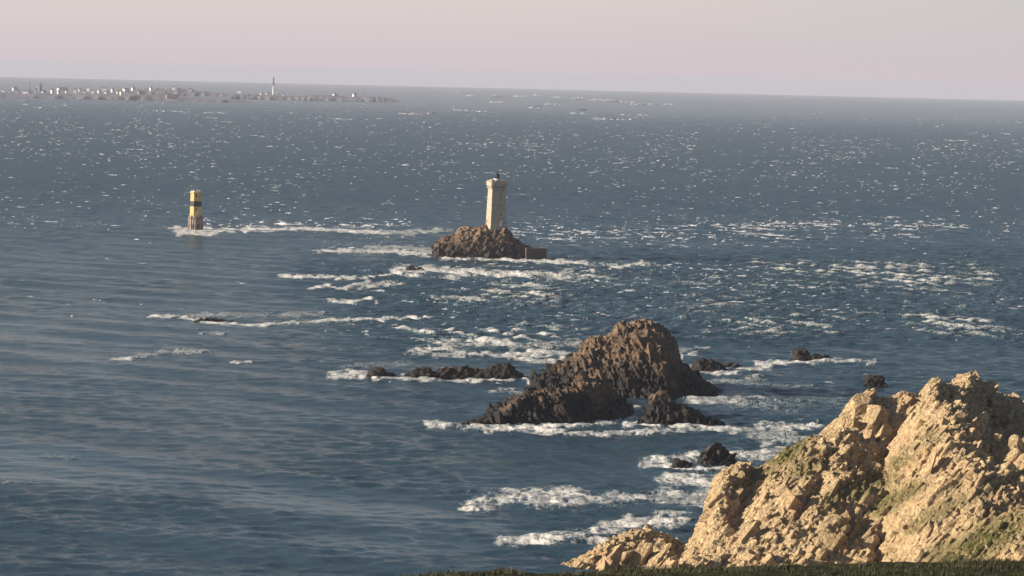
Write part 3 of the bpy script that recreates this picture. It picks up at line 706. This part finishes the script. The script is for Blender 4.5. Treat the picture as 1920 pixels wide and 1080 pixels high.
rock('sea_rock', [(1228, 873), (1238, 868), (1250, 874)], 874, 1.5, 1.5, [(0.9, 0.8, 1.3)], M_REEF, 'tiny black rock at the left tip of the foam ring', seed=21, voxel=0.2)
rock('sea_rock', [(1462, 801), (1473, 793), (1492, 801)], 801, 2, 2, [(1.1, 0.8, 1.3)], M_REEF, 'small flat black rock in foam above the headland slope', seed=22, voxel=0.2)
rock('sea_rock', [(755, 510), (764, 500), (771, 497), (776, 505), (780, 510)], 512, 5, 5, S_SM, M_REEF, 'pointed black rock in front of the lighthouse islet', seed=23, voxel=0.4)
rock('sea_rock', [(777, 511), (784, 501), (791, 503), (800, 512)], 513, 5, 5, S_SM, M_REEF, 'rounded black rock beside the pointed one below the lighthouse', seed=24, voxel=0.4)
rock('awash_ledge', [(364, 602), (378, 596.5), (392, 597), (410, 600), (440, 604), (448, 607)], 606, 5, 5, [(1.4, 0.7, 1.8)], M_REEF, 'flat dark ledge awash in a long white breaker at the left', 'reef', seed=25, voxel=0.4)
rock('awash_ledge', [(1022, 688), (1040, 683), (1060, 681), (1082, 688)], 688, 4, 4, S_SM, M_REEF, 'low dark ledge touching the left foot of the sea stack', 'reef', seed=26, voxel=0.3)
rock('awash_ledge', [(1040, 672), (1060, 664), (1080, 660), (1096, 668)], 673, 4, 4, S_SM, M_REEF, 'dark ledge in white surf behind the left foot of the stack', 'reef', seed=27, voxel=0.3)
rock('awash_ledge', [(815, 669), (830, 664.5), (845, 669)], 669, 4, 4, [(1.0, 0.7, 1.4)], M_REEF, 'small black rock awash in the white surf, left one of two', 'reef', seed=28, voxel=0.3)
rock('awash_ledge', [(856, 670), (868, 665.5), (882, 670)], 670, 4, 4, [(1.0, 0.7, 1.4)], M_REEF, 'small black rock awash in the white surf, right one of two', 'reef', seed=29, voxel=0.3)
rock('awash_ledge', [(862, 797), (885, 789), (910, 791), (940, 800)], 800, 2.5, 3, S_SM, M_REEF, 'low black ledge in foam at the tip of the sea stack arm', 'reef', seed=30, voxel=0.24)
rock('awash_ledge', [(1090, 1019), (1108, 1010), (1135, 1007), (1168, 1012), (1180, 1019)], 1020, 2, 3, S_SM, M_STACK, 'low brown ledge in surf behind the headland toe', 'reef', seed=31, voxel=0.2)
rock('sea_rock', [(1374, 713), (1380, 708), (1387, 713)], 713, 1.5, 1.5, [(0.8, 0.8, 1.2)], M_REEF, 'tiny dark rock in the water right of the sea stack', seed=32, voxel=0.2)

# ------------------------------------------------------------------ lighthouse on its islet
IS = [(800, 488), (808, 478), (815, 468), (818, 451), (830, 447), (846, 441), (856, 436), (859, 428), (872, 425), (888, 428), (900, 424), (910, 423), (930, 424), (946, 426), (954, 434), (962, 450), (972, 458), (985, 462), (1000, 467), (1012, 478), (1022, 489)]
DI = sea_range(900, 487) + 14
rock('rock_islet', IS, 487, 14, 16, [(2.6, 0.5, 1.6), (1.6, 0.9, 1.8), (1.0, 0.6, 1.5)], M_ISLET, 'reddish brown rock islet carrying the square lighthouse', 'islet', seed=41, flat=(-0.6, -0.4, 0.6), sub=1.2, voxel=0.32, axis=(0.55, 0.1, 0.6), rough=0.1, freq=0.3, pf=2.2)
M_TOWER = ashlar_mat('tower_granite', (0.55, 0.465, 0.36), (0.30, 0.25, 0.21))
M_TRIM = plain_mat('dressed_stone', (0.50, 0.42, 0.32), 0.9, 0.25)
M_WHITE = plain_mat('white_paint', (0.74, 0.72, 0.68), 0.6, 0.15)
M_DARKMETAL = plain_mat('dark_painted_metal', (0.03, 0.03, 0.035), 0.45, 0.2)
M_DARKHOLE = plain_mat('dark_window', (0.02, 0.02, 0.022), 0.3, 0.2)
def glass_mat():
    m, N, L, P = nodes('lantern_glass')
    P.inputs['Base Color'].default_value = (0.05, 0.06, 0.06, 1); P.inputs['Roughness'].default_value = 0.08
    n = noise_node(N, L, N.new('ShaderNodeNewGeometry').outputs['Position'], 2.0); L(rng_node(N, L, n, 0.3, 0.7, 0.05, 0.2), P.inputs['Roughness'])
    return m
M_GLASS = glass_mat()
def build_lighthouse():
    PX = DI / F
    base = pt_at(930, 425.5, DI); ang = RAD(18)       # right-hand face turned 18 degrees to the right
    root = empty('lighthouse', base, ang + math.atan2(-base[0], base[1]))
    tag(root, 'square tapering granite lighthouse with crenellated top on the rock islet', 'lighthouse')
    hb, ht, Ht = 15.6 * PX, 12.9 * PX, 76.5 * PX
    t = MB(); s2 = math.sqrt(2); Q = math.pi / 4
    t.lathe([(hb * s2, -2.0), (hb * s2, 0), (ht * s2, Ht)], 4, Q); t.build('tower', M_TOWER, root)
    MB().box(-hb - .35, hb + .35, -hb - .35, hb + .35, -2.2, 0.35).build('plinth', M_TRIM, root)
    # half-round bay on the seaward side
    b = MB(); b.lathe([(hb * 0.75, -2), (hb * 0.72, 0), (ht * 0.72, Ht * 0.97)], 20, 0, 0, hb * 0.78); b.build('rounded_bay', M_TOWER, root, True)
    # corbels and parapet
    c = MB(); e = ht + 0.05
    for k in range(7):
        u = -ht + (k + 0.5) * 2 * ht / 7
        for (x0, x1, y0, y1) in ((u - .24, u + .24, -e - .62, -e + .3), (u - .24, u + .24, e - .3, e + .62), (-e - .62, -e + .3, u - .24, u + .24), (e - .3, e + .62, u - .24, u + .24)):
            c.box(x0, x1, y0, y1, Ht - 1.1, Ht + 0.35)
    c.build('corbel_course', M_TRIM, root)
    w = ht + 0.75; par = empty('parapet', (0, 0, 0)); par.parent = root
    p = MB(); z0, z1 = Ht + 0.35, Ht + 2.2
    p.box(-w, w, -w, -w + .5, z0, z1).box(-w, w, w - .5, w, z0, z1).box(-w, -w + .5, -w + .5, w - .5, z0, z1).box(w - .5, w, -w + .5, w - .5, z0, z1)
    p.box(-w + .5, w - .5, -w + .5, w - .5, z0, z0 + .4)
    bpy.data.objects.remove(par)
    po = p.build('parapet', M_TOWER, root)
    for k in range(5):
        u = -w + (k + .5) * 2 * w / 5
        for (cx, cy, a) in ((u, -w + .25, 0), (u, w - .25, 0), (-w + .25, u, 1), (w - .25, u, 1)):
            if a and k in (0, 4): continue
            hx, hy = (.5, .25) if not a else (.25, .5)
            m = MB().box(cx - hx, cx + hx, cy - hy, cy + hy, z1, z1 + .75); m.build('merlon', M_TOWER, po)
    tz = z1 + .4
    tr = MB(); tr.lathe([(.6, z0 - 1.6), (1.25, z0), (1.25, tz + .7), (1.1, tz + .85)], 14, 0, -w + .55, -w + .55); tr.build('corner_turret', M_TRIM, root, False)
    # lantern
    lx, ly = .2, .2
    MB().lathe([(2.0, z0 + .4), (2.0, z1 + 1.3), (2.15, z1 + 1.3), (2.15, z1 + 1.5)], 20, 0, lx, ly).build('lantern_base', M_WHITE, root)
    la = MB(); la.lathe([(1.1, z1 + 1.5), (1.1, z1 + 3.2)], 12, 0, lx, ly); lo = la.build('lantern', M_GLASS, root)
    for k in range(12):
        a = 2 * math.pi * k / 12; x, y = lx + 1.13 * math.cos(a), ly + 1.13 * math.sin(a)
        MB().box(x - .06, x + .06, y - .06, y + .06, z1 + 1.5, z1 + 3.2).build('glazing_bar', M_DARKMETAL, lo)
    MB().lathe([(1.35, z1 + 3.2), (1.25, z1 + 3.45), (.8, z1 + 4.1), (.25, z1 + 4.5), (.25, z1 + 4.75), (.05, z1 + 5.3)], 16, 0, lx, ly).build('lantern_dome', M_DARKMETAL, root, True)
    rl = MB(); rl.lathe([(1.95, z1 + 2.3), (1.98, z1 + 2.36), (1.95, z1 + 2.42)], 20, 0, lx, ly)
    for k in range(10):
        a = 2 * math.pi * k / 10; x, y = lx + 1.95 * math.cos(a), ly + 1.95 * math.sin(a); rl.box(x - .03, x + .03, y - .03, y + .03, z1 + 1.5, z1 + 2.36)
    # door and windows on the face turned to the eye (-y), windows on -x
    def half(z): return hb + (ht - hb) * z / Ht
    dx = 1.1
    d = MB().box(dx - .55, dx + .55, -half(1.5) - .12, -half(1.5) + .35, .5, 3.2).build('door', M_WHITE, root)
    MB().box(dx - .8, dx + .8, -half(3.3) - .2, -half(3.3) + .3, 3.2, 3.5).build('lintel', M_TRIM, d)
    for z in (6.2, 10.4, 14.6):
        f = MB().box(-.1 + dx - .5, -.1 + dx + .5, -half(z) - .10, -half(z) + .3, z - .85, z + .85).build('window', M_TRIM, root)
        MB().box(-.1 + dx - .24, -.1 + dx + .24, -half(z) - .14, -half(z) + .1, z - .55, z + .55).build('pane', M_DARKHOLE, f)
    # small crane by the landward foot
    kr = pt_at(912.5, 424, DI - 1.0); q = empty('landing_crane', kr)
    tag(q, 'small rusty landing derrick at the left foot of the lighthouse', 'crane')
    MB().lathe([(.16, -1.5), (.12, 3.4)], 8).build('mast', plain_mat('rusty_iron', (.22, .08, .04), .8, .3), q)
    bm_ = MB(); bm_.add([(-.08, -.08, 2.6), (.08, -.08, 2.6), (.08, .08, 2.6), (-.08, .08, 2.6), (-1.75, -.06, 3.6), (-1.6, -.06, 3.75), (-1.6, .06, 3.75), (-1.75, .06, 3.6)], [(3, 2, 1, 0), (4, 5, 6, 7), (0, 1, 5, 4), (1, 2, 6, 5), (2, 3, 7, 6), (3, 0, 4, 7)])
    bm_.build('jib', bpy.data.materials['rusty_iron'], q)
    # landing quay
    qc = pt_at(1003.5, 488, DI - 9); sc = (DI - 9) / F
    qq = empty('landing_quay', (qc[0], qc[1], drop(DI)), RAD(9)); tag(qq, 'dark flat-topped masonry landing quay at the right end of the islet', 'quay')
    M_Q = ashlar_mat('quay_stone', (0.085, 0.065, 0.06), (0.05, 0.04, 0.04), 1.4, 0.7)
    hq = (488 - 466) * sc
    MB().box(-19 * sc, 19.5 * sc, -3, 5, -2, hq).build('quay_wall', M_Q, qq)
    MB().box(-19.3 * sc, 19.8 * sc, -3.2, 5.2, hq, hq + .35).build('coping', M_Q, qq)
    MB().box(-34 * sc, -14 * sc, 1.5, 6.5, -2, hq + 1.2).build('upper_landing', M_Q, qq)
build_lighthouse()

# ------------------------------------------------------------------ yellow and black beacon
def build_beacon():
    r = sea_range(366, 432); s = r / F; c = sea_pt(366.5, 432)
    root = empty('sea_beacon', (c[0], c[1], c[2]), math.atan2(-c[0], c[1]) + RAD(3)); tag(root, 'octagonal yellow and black banded beacon tower standing in the surf', 'beacon')
    MY = plain_mat('yellow_paint', (0.66, 0.48, 0.19), .75, .35, .9); MK = plain_mat('black_paint', (.03, .028, .03), .7, .3)
    MW = plain_mat('weathered_base', (.26, .21, .18), .85, .6, .5); MD = plain_mat('tide_stained_base', (.05, .04, .045), .7, .4)
    def band(n, y0, y1, w0, w1, m): return MB().lathe([(w0 * s / 2, (432 - y0) * s), (w1 * s / 2, (432 - y1) * s)], 8, RAD(22.5)).build(n, m, root)
    band('tidal_base', 438, 420, 27, 26, MD)
    band('weathered_base', 420, 407.5, 26.2, 25, MW)
    band('lower_yellow_band', 407.5, 387, 23.4, 22.4, MY)
    band('black_band', 387, 377, 22.4, 21.8, MK)
    band('upper_yellow_band', 377, 363, 21.8, 21, MY)
    MB().lathe([(11.4 * s, 69 * s), (12 * s, 70.5 * s), (12 * s, 72.2 * s), (11.4 * s, 72.6 * s)], 8, RAD(22.5)).build('cornice', MY, root)
    cr = MB(); cr.lathe([(9.2 * s, 72.6 * s), (9.2 * s, 73.6 * s)], 8, RAD(22.5)); co = cr.build('crown', M_WHITE, root)
    for k in range(8):
        a = RAD(22.5 + 45 * k); x, y = 8.4 * s * math.cos(a), 8.4 * s * math.sin(a)
        MB().box(x - .35, x + .35, y - .35, y + .35, 73.6 * s, 76 * s).build('crown_post', M_WHITE, co)
    for k in range(8):
        a = RAD(45 * k); x, y = 11.0 * s * math.cos(a), 11.0 * s * math.sin(a)
        MB().lathe([(1.1, 0), (.75, 25 * s), (.2, 29 * s)], 6, 0, x, y).build('buttress', MW, root)
    for z in (0.32, 0.55, 0.9):
        MB().box(-.3, .3, -11.3 * s, -9.6 * s, 72 * s * z - .6, 72 * s * z + .6).build('opening', M_DARKHOLE, root)
build_beacon()

# ------------------------------------------------------------------ far island, its village, its lighthouse, its reefs
M_FARLAND = plain_mat('far_shore', (0.17, 0.165, 0.195), .95, .3, .02)
def land(name, sil, y_front, depth, label, cat=None, kind='structure', mat=None):
    mx = .5 * (sil[0][0] + sil[-1][0]); D = sea_range(mx, y_front)
    n = 90; xs = np.linspace(sil[0][0], sil[-1][0], n); g = np.random.default_rng(int(mx))
    top = np.interp(xs, [p[0] for p in sil], [p[1] for p in sil])
    V = []
    for j, (t, hh) in enumerate(((0, -1.2), (.06, .35), (.25, .75), (.5, 1.0), (.8, .8), (1, -1.0))):
        r = D + depth * t
        for k in range(n):
            zc = max(0.0, CAMZ + ray(xs[k], top[k])[1] * (D + depth * .5) - drop(D)) * (0.85 + .3 * g.uniform())
            th = ray(xs[k], top[k])[0]; rr = r + (g.uniform(-1, 1) * depth * .06)
            V.append((rr * math.sin(th), rr * math.cos(th), drop(D) + (zc * hh if hh > 0 else hh * 2)))
    i = np.arange(6 * n).reshape(6, n)
    q = np.stack([i[:-1, :-1], i[:-1, 1:], i[1:, 1:], i[1:, :-1]], -1).reshape(-1, 4)
    o = link_mesh(name, np.array(V), q, mat or M_FARLAND, smooth=True)
    return tag(o, label, cat, kind=kind), D
isl, D_I = land('island', [(-160, 176), (-60, 171), (0, 172), (40, 174), (80, 173), (140, 175), (200, 174.5), (260, 175), (310, 178), (350, 181), (400, 184), (440, 186.5), (466, 190.5), (474, 192)], 186, 520, 'low dark island shore with a white village along the horizon', kind='structure')
isl2, D_I2 = land('island_point', [(424, 177), (440, 175.5), (470, 176), (500, 177), (530, 178.5), (560, 180), (590, 178), (620, 178.5), (650, 181), (680, 181), (710, 180.5), (726, 183.5), (742, 187.5), (752, 189)], 189, 600, 'low far island point carrying a tall slim lighthouse', kind='structure')
land('island_ridge', [(120, 174), (200, 168.5), (283, 166), (326, 165), (356, 168.5), (400, 173), (440, 176), (470, 178), (500, 178.5)], 179, 500, 'low back of the distant island behind the village', kind='structure')
M_HOUSE = plain_mat('whitewash', (0.74, 0.72, 0.72), .8, .1, .05); M_SLATE = plain_mat('slate_roof', (0.10, 0.10, 0.115), .7, .3, .1)
M_PINK = plain_mat('pink_render', (0.55, 0.33, 0.29), .85, .2, .05)
def house(px, py, wpx, hpx, D, mat, label, group, rz):
    wpx *= 0.85; hpx *= 0.78
    s = D / F; c = pt_at(px, py + hpx * .5, D); w, h = wpx * s, hpx * s; d = max(6.0, min(10, w * .7))
    root = empty('village_house', c, rz + math.atan2(-c[0], c[1])); tag(root, label, 'house', group)
    hw = h * .68
    MB().box(-w / 2, w / 2, -d / 2, d / 2, -6, hw).build('wall', mat, root)
    e = .3
    rf = MB(); rf.add([(-w / 2 - e, -d / 2 - e, hw), (w / 2 + e, -d / 2 - e, hw), (w / 2 + e, d / 2 + e, hw), (-w / 2 - e, d / 2 + e, hw), (-w / 2 - e, 0, h + 1), (w / 2 + e, 0, h + 1)],
                      [(3, 2, 1, 0), (0, 1, 5, 4), (2, 3, 4, 5), (1, 2, 5), (3, 0, 4)])
    rf.build('roof', M_SLATE, root)
gh = random.Random(4)
spots = [(18, 171, 6, 5), (6, 170, 7, 4), (35, 171.5, 5, 6), (49, 172, 13, 4), (58, 172, 5, 5), (68, 168, 5, 6), (98, 169.5, 6, 6), (117, 166, 24, 3), (125, 171.5, 5, 5), (141, 169, 7, 5), (150, 167, 5, 4), (158, 171, 7, 4), (174, 171.5, 6, 5), (198, 173, 6, 5), (196, 166, 11, 3), (211, 167.5, 6, 5), (236, 167, 13, 3), (250, 165, 8, 3.5), (283, 165, 5, 4), (326, 164, 8, 3), (356, 167, 8, 3), (28, 165, 10, 3), (82, 172, 7, 4), (110, 172, 6, 4), (186, 170, 6, 4), (166, 166, 6, 3), (222, 172, 7, 4)]
for (px, py, w, h) in spots:
    house(px, py, w, h, D_I + 190 + (173 - py) * 12, M_HOUSE, 'white house with dark roof among the distant island village', 'white houses of the island village', gh.uniform(-.5, .9))
house(227, 172.5, 4.5, 6.5, D_I + 150, plain_mat('cream_wall', (0.85, 0.78, 0.55), .8, .1), 'single cream house, brightest of the distant island village', None, .6)
house(265, 173, 14, 4.5, D_I + 180, M_PINK, 'smaller pink house on the distant island shore right of the village', None, .2)
house(323, 179, 26, 5, D_I + 60, M_PINK, 'wide pink hall low on the distant island shore', None, .15)
for (px, py, w, h) in [(491, 175.5, 7, 3), (503, 175, 8, 3.5), (531, 176.5, 7, 5), (523, 178, 5, 3), (449, 170, 8, 5)]:
    house(px, py, w, h, D_I2 + 250, M_HOUSE, 'white keeper building near the foot of the distant slim lighthouse', 'white buildings round the far lighthouse', gh.uniform(-.3, .8))
for (px, py, w, h) in [(628, 177, 9, 3), (665, 177, 9, 4)]:
    house(px, py, w, h, D_I2 + 260, M_HOUSE, 'lone white house on the far island point right of the slim lighthouse', 'lone white houses on the far point', gh.uniform(-.3, .8))
def build_far_light():
    D = D_I2 + 240; s = D / F; c = pt_at(512.5, 178, D)
    root = empty('far_lighthouse', c); tag(root, 'slim white and black lighthouse on the distant island point', 'lighthouse')
    MB().lathe([(3.6, -4), (3.0, 3), (2.5, 17 * s)], 16).build('white_shaft', M_WHITE, root, True)
    MB().lathe([(2.5, 17 * s), (2.3, 28 * s), (3.3, 28.5 * s), (3.3, 29.3 * s)], 16).build('black_shaft', M_DARKMETAL, root)
    MB().lathe([(1.9, 29.3 * s), (1.9, 31.5 * s), (2.2, 31.6 * s), (1.0, 33.2 * s), (.1, 34 * s)], 14).build('lantern', M_DARKMETAL, root)
build_far_light()
def build_far_towers():
    D = D_I + 260; s = D / F
    c = pt_at(76.5, 166, D); root = empty('church_tower', c); tag(root, 'grey church tower rising over the distant island village', 'church tower')
    MG = plain_mat('grey_stone', (.22, .20, .19), .9, .2)
    MB().box(-1.7 * s, 1.7 * s, -3, 3, -8, 7.5 * s).build('tower', MG, root)
    MB().lathe([(2.2 * s, 7.5 * s), (.2, 12 * s)], 4, math.pi / 4).build('spire', M_SLATE, root)
    MB().box(-10 * s, -1.7 * s, -5, 5, -8, 4.0 * s).build('nave', M_HOUSE, root)
    c = pt_at(56, 164, D); root = empty('radio_mast', c); tag(root, 'thin dark mast left of the distant church tower', 'mast')
    MB().lathe([(.9, -8), (.5, 11 * s)], 6).build('pole', M_DARKMETAL, root)
    MB().box(-2.2, 2.2, -.3, .3, 9 * s, 9.5 * s).build('crossarm', M_DARKMETAL, root)
build_far_towers()
for k, (px, y, w, h, lab) in enumerate([(807, 212.5, 26, 3.2, 'dark far reef with white surf at its left side'), (782, 213.5, 16, 2.2, 'small dark far reef inside a long white surf line'), (1090, 207, 24, 4, 'dark far reef rock above a short white surf line'), (1147, 223.5, 22, 4, 'dark far reef in the middle of a long white surf line, nearest one'),
                                        (1148, 191.5, 34, 3.5, 'wide dark far reef fringed with bright surf near the horizon'), (1000, 200, 40, 2.6, 'low faint reef below the brightest surf near the horizon'), (930, 183, 30, 3, 'faint reef under the bright surf at the far left of the reef chain'), (1085, 187.5, 20, 2.8, 'faint reef between two bright surf patches near the horizon'), (1205, 197, 24, 2.4, 'low reef at the right end of the bright far surf')]):
    land('far_reef', [(px - w / 2, y), (px - w * .3, y - h * .8), (px - w * .1, y - h * .6), (px + w * .1, y - h), (px + w * .3, y - h * .6), (px + w / 2, y)], y, 60, lab, 'reef', kind='thing', mat=M_FARLAND)
def buoy(px, py, lab):
    c = sea_pt(px, py); s = math.hypot(c[0], c[1]) / F
    root = empty('navigation_buoy', c); tag(root, lab, 'buoy')
    MB().lathe([(1.6 * s, -1), (1.7 * s, 1.2 * s), (1.3 * s, 1.6 * s)], 14).build('float', M_DARKMETAL, root)
    MB().lathe([(1.0 * s, 1.6 * s), (.4 * s, 4.6 * s)], 8).build('mast', M_DARKMETAL, root)
    MB().lathe([(.1, 4.6 * s), (.9 * s, 5.3 * s), (.1, 6 * s)], 8).build('topmark', M_DARKMETAL, root)
buoy(565, 213, 'small dark buoy on open water below the distant slim lighthouse')
buoy(50.5, 191, 'small dark buoy on the water below the distant church tower')

# ------------------------------------------------------------------ turf at the photographer's feet
def turf_mat():
    m, N, L, P = nodes('turf')
    g = N.new('ShaderNodeNewGeometry'); pos = g.outputs['Position']
    n1 = noise_node(N, L, pos, 0.9, 5, .6); n2 = noise_node(N, L, pos, 7.0, 5, .7)
    c = mixc(N, L, rng_node(N, L, n1, .4, .62), (0.020, 0.017, 0.008), (0.040, 0.050, 0.012))
    c = mixc(N, L, rng_node(N, L, n2, .5, .7, 0, .6), c, (0.012, 0.011, 0.006))
    L(c, P.inputs['Base Color']); P.inputs['Roughness'].default_value = .95; P.inputs['Specular IOR Level'].default_value = .1
    b = N.new('ShaderNodeBump'); b.inputs['Strength'].default_value = .8; b.inputs['Distance'].default_value = .12
    L(n2, b.inputs['Height']); L(b.outputs[0], P.inputs['Normal'])
    return m
LIP = [(-3200, 1190), (-1200, 1140), (0, 1112), (500, 1096), (720, 1084), (780, 1079), (850, 1076), (1000, 1074), (1200, 1067), (1330, 1063), (1400, 1061), (1480, 1058), (1560, 1056), (1640, 1054), (1700, 1054), (1780, 1052), (1830, 1051), (1920, 1050), (2300, 1040), (4000, 1030)]
LTH = [ray(*p)[0] for p in LIP]; LSL = [ray(*p)[1] for p in LIP]
RL = 104.0
def turf_z(th, r):
    zl = CAMZ + np.interp(th, LTH, LSL) * RL
    t = np.clip(r / RL, 0, 1)
    z = 88.3 + (zl - 88.3) * t - 0.55 * np.sin(t * math.pi) ** 2
    over = np.maximum(r - RL, 0)
    z = z - 0.22 * over - 0.012 * over ** 2
    return z
def turf_h(x, y):
    return (fbm(x * .5, y * .12, None, 4, 61) - .5) * .30 + (fbm(x * 2.2, y * .8, None, 3, 62) - .5) * .12
def build_turf():
    th = np.concatenate([np.linspace(RAD(-40), RAD(-4), 60), np.linspace(RAD(-3.9), RAD(12), 700), np.linspace(RAD(12.2), RAD(40), 60)])
    r = np.concatenate([np.linspace(.5, 70, 60), np.linspace(70.5, 108, 240), np.linspace(109, 190, 80)])
    T, Rr = np.meshgrid(th, r, indexing='ij'); x, y = Rr * np.sin(T), Rr * np.cos(T)
    z = turf_z(T, Rr) + turf_h(x, y) * sstep(5, 60, Rr) * sstep(150, 110, Rr)
    z = np.maximum(z, -5)
    nt, nr = T.shape; i = np.arange(nt * nr).reshape(nt, nr)
    q = np.stack([i[:-1, :-1], i[:-1, 1:], i[1:, 1:], i[1:, :-1]], -1).reshape(-1, 4)[:, ::-1]
    tag(link_mesh('turf_ground', np.stack([x, y, z], -1).reshape(-1, 3), q, turf_mat(), smooth=True), kind='structure')
    g = np.random.default_rng(9); n = 26000
    th = g.uniform(RAD(-2.2), RAD(11), n); r = RL + 3 - g.exponential(9, n); r = np.clip(r, 70, 107)
    x, y = r * np.sin(th), r * np.cos(th); clump = fbm(x * .9, y * .5, None, 3, 15)
    k = clump > .42; th, r, x, y, clump = th[k], r[k], x[k], y[k], clump[k]; n = len(th)
    z = turf_z(th, r) + turf_h(x, y) - .01
    hgt = g.uniform(.03, .10, n) * (0.5 + 2.0 * np.clip(clump - .42, 0, .3) / .3); w = g.uniform(.008, .02, n); lean = g.normal(0, .05, (n, 2)) + np.array([.03, 0])
    V = np.empty((n, 3, 3)); a = g.uniform(0, math.pi, n)
    V[:, 0] = np.stack([x - w * np.cos(a), y - w * np.sin(a), z], -1); V[:, 1] = np.stack([x + w * np.cos(a), y + w * np.sin(a), z], -1)
    V[:, 2] = np.stack([x + lean[:, 0], y + lean[:, 1], z + hgt], -1)
    m, N, L, P = nodes('grass_blade')
    nn = noise_node(N, L, N.new('ShaderNodeNewGeometry').outputs['Position'], 1.4, 4, .6)
    n4 = noise_node(N, L, N.new('ShaderNodeNewGeometry').outputs['Position'], 0.6, 5, .7)
    L(mixc(N, L, rng_node(N, L, n4, .54, .68, 0, .8), mixc(N, L, rng_node(N, L, nn, .38, .64), (0.030, 0.022, 0.010), (0.046, 0.056, 0.016)), (0.085, 0.068, 0.03)), P.inputs['Base Color']); P.inputs['Roughness'].default_value = .8
    tag(link_mesh('grass', V.reshape(-1, 3), np.arange(n * 3).reshape(n, 3), m), 'dark short grass along the near turf edge at the bottom', kind='stuff')
    for px, py, h, mat, lab in [(840, 1077, 9, 'old_wood', 'thin dark stake at the turf edge, leftmost of three'), (966, 1075, 9, 'old_wood', 'thin dark stake at the turf edge left of the headland toe'), (1273, 1066, 8, 'pale_wood', 'short pale stake at the turf edge in front of the headland')]:
        c = pt_at(px, py, RL - .5); s = RL / F
        root = empty('marker_stake', c); tag(root, lab, 'stake')
        mm = bpy.data.materials.get(mat) or plain_mat(mat, (.035, .03, .025) if mat == 'old_wood' else (.30, .26, .20), .9, .3, 6)
        MB().lathe([(.030, -.25), (.026, h * s * .85)], 7).build('shaft', mm, root)
        MB().lathe([(.034, h * s * .85), (.030, h * s * .95), (.008, h * s)], 7).build('cap', mm, root)
build_turf()

# ------------------------------------------------------------------ sea air
def build_haze():
    m = bpy.data.materials.new('sea_haze'); m.use_nodes = True; nt = m.node_tree; nt.nodes.clear()
    v = nt.nodes.new('ShaderNodeVolumePrincipled'); o = nt.nodes.new('ShaderNodeOutputMaterial'); nt.links.new(v.outputs[0], o.inputs['Volume'])
    v.inputs['Color'].default_value = (0.74, 0.78, 0.95, 1); v.inputs['Density'].default_value = 4.1e-5; v.inputs['Anisotropy'].default_value = 0.0
    tag(MB().box(-46000, 46000, -2000, 47000, -160, 97).build('haze', m), kind='stuff')
build_haze()
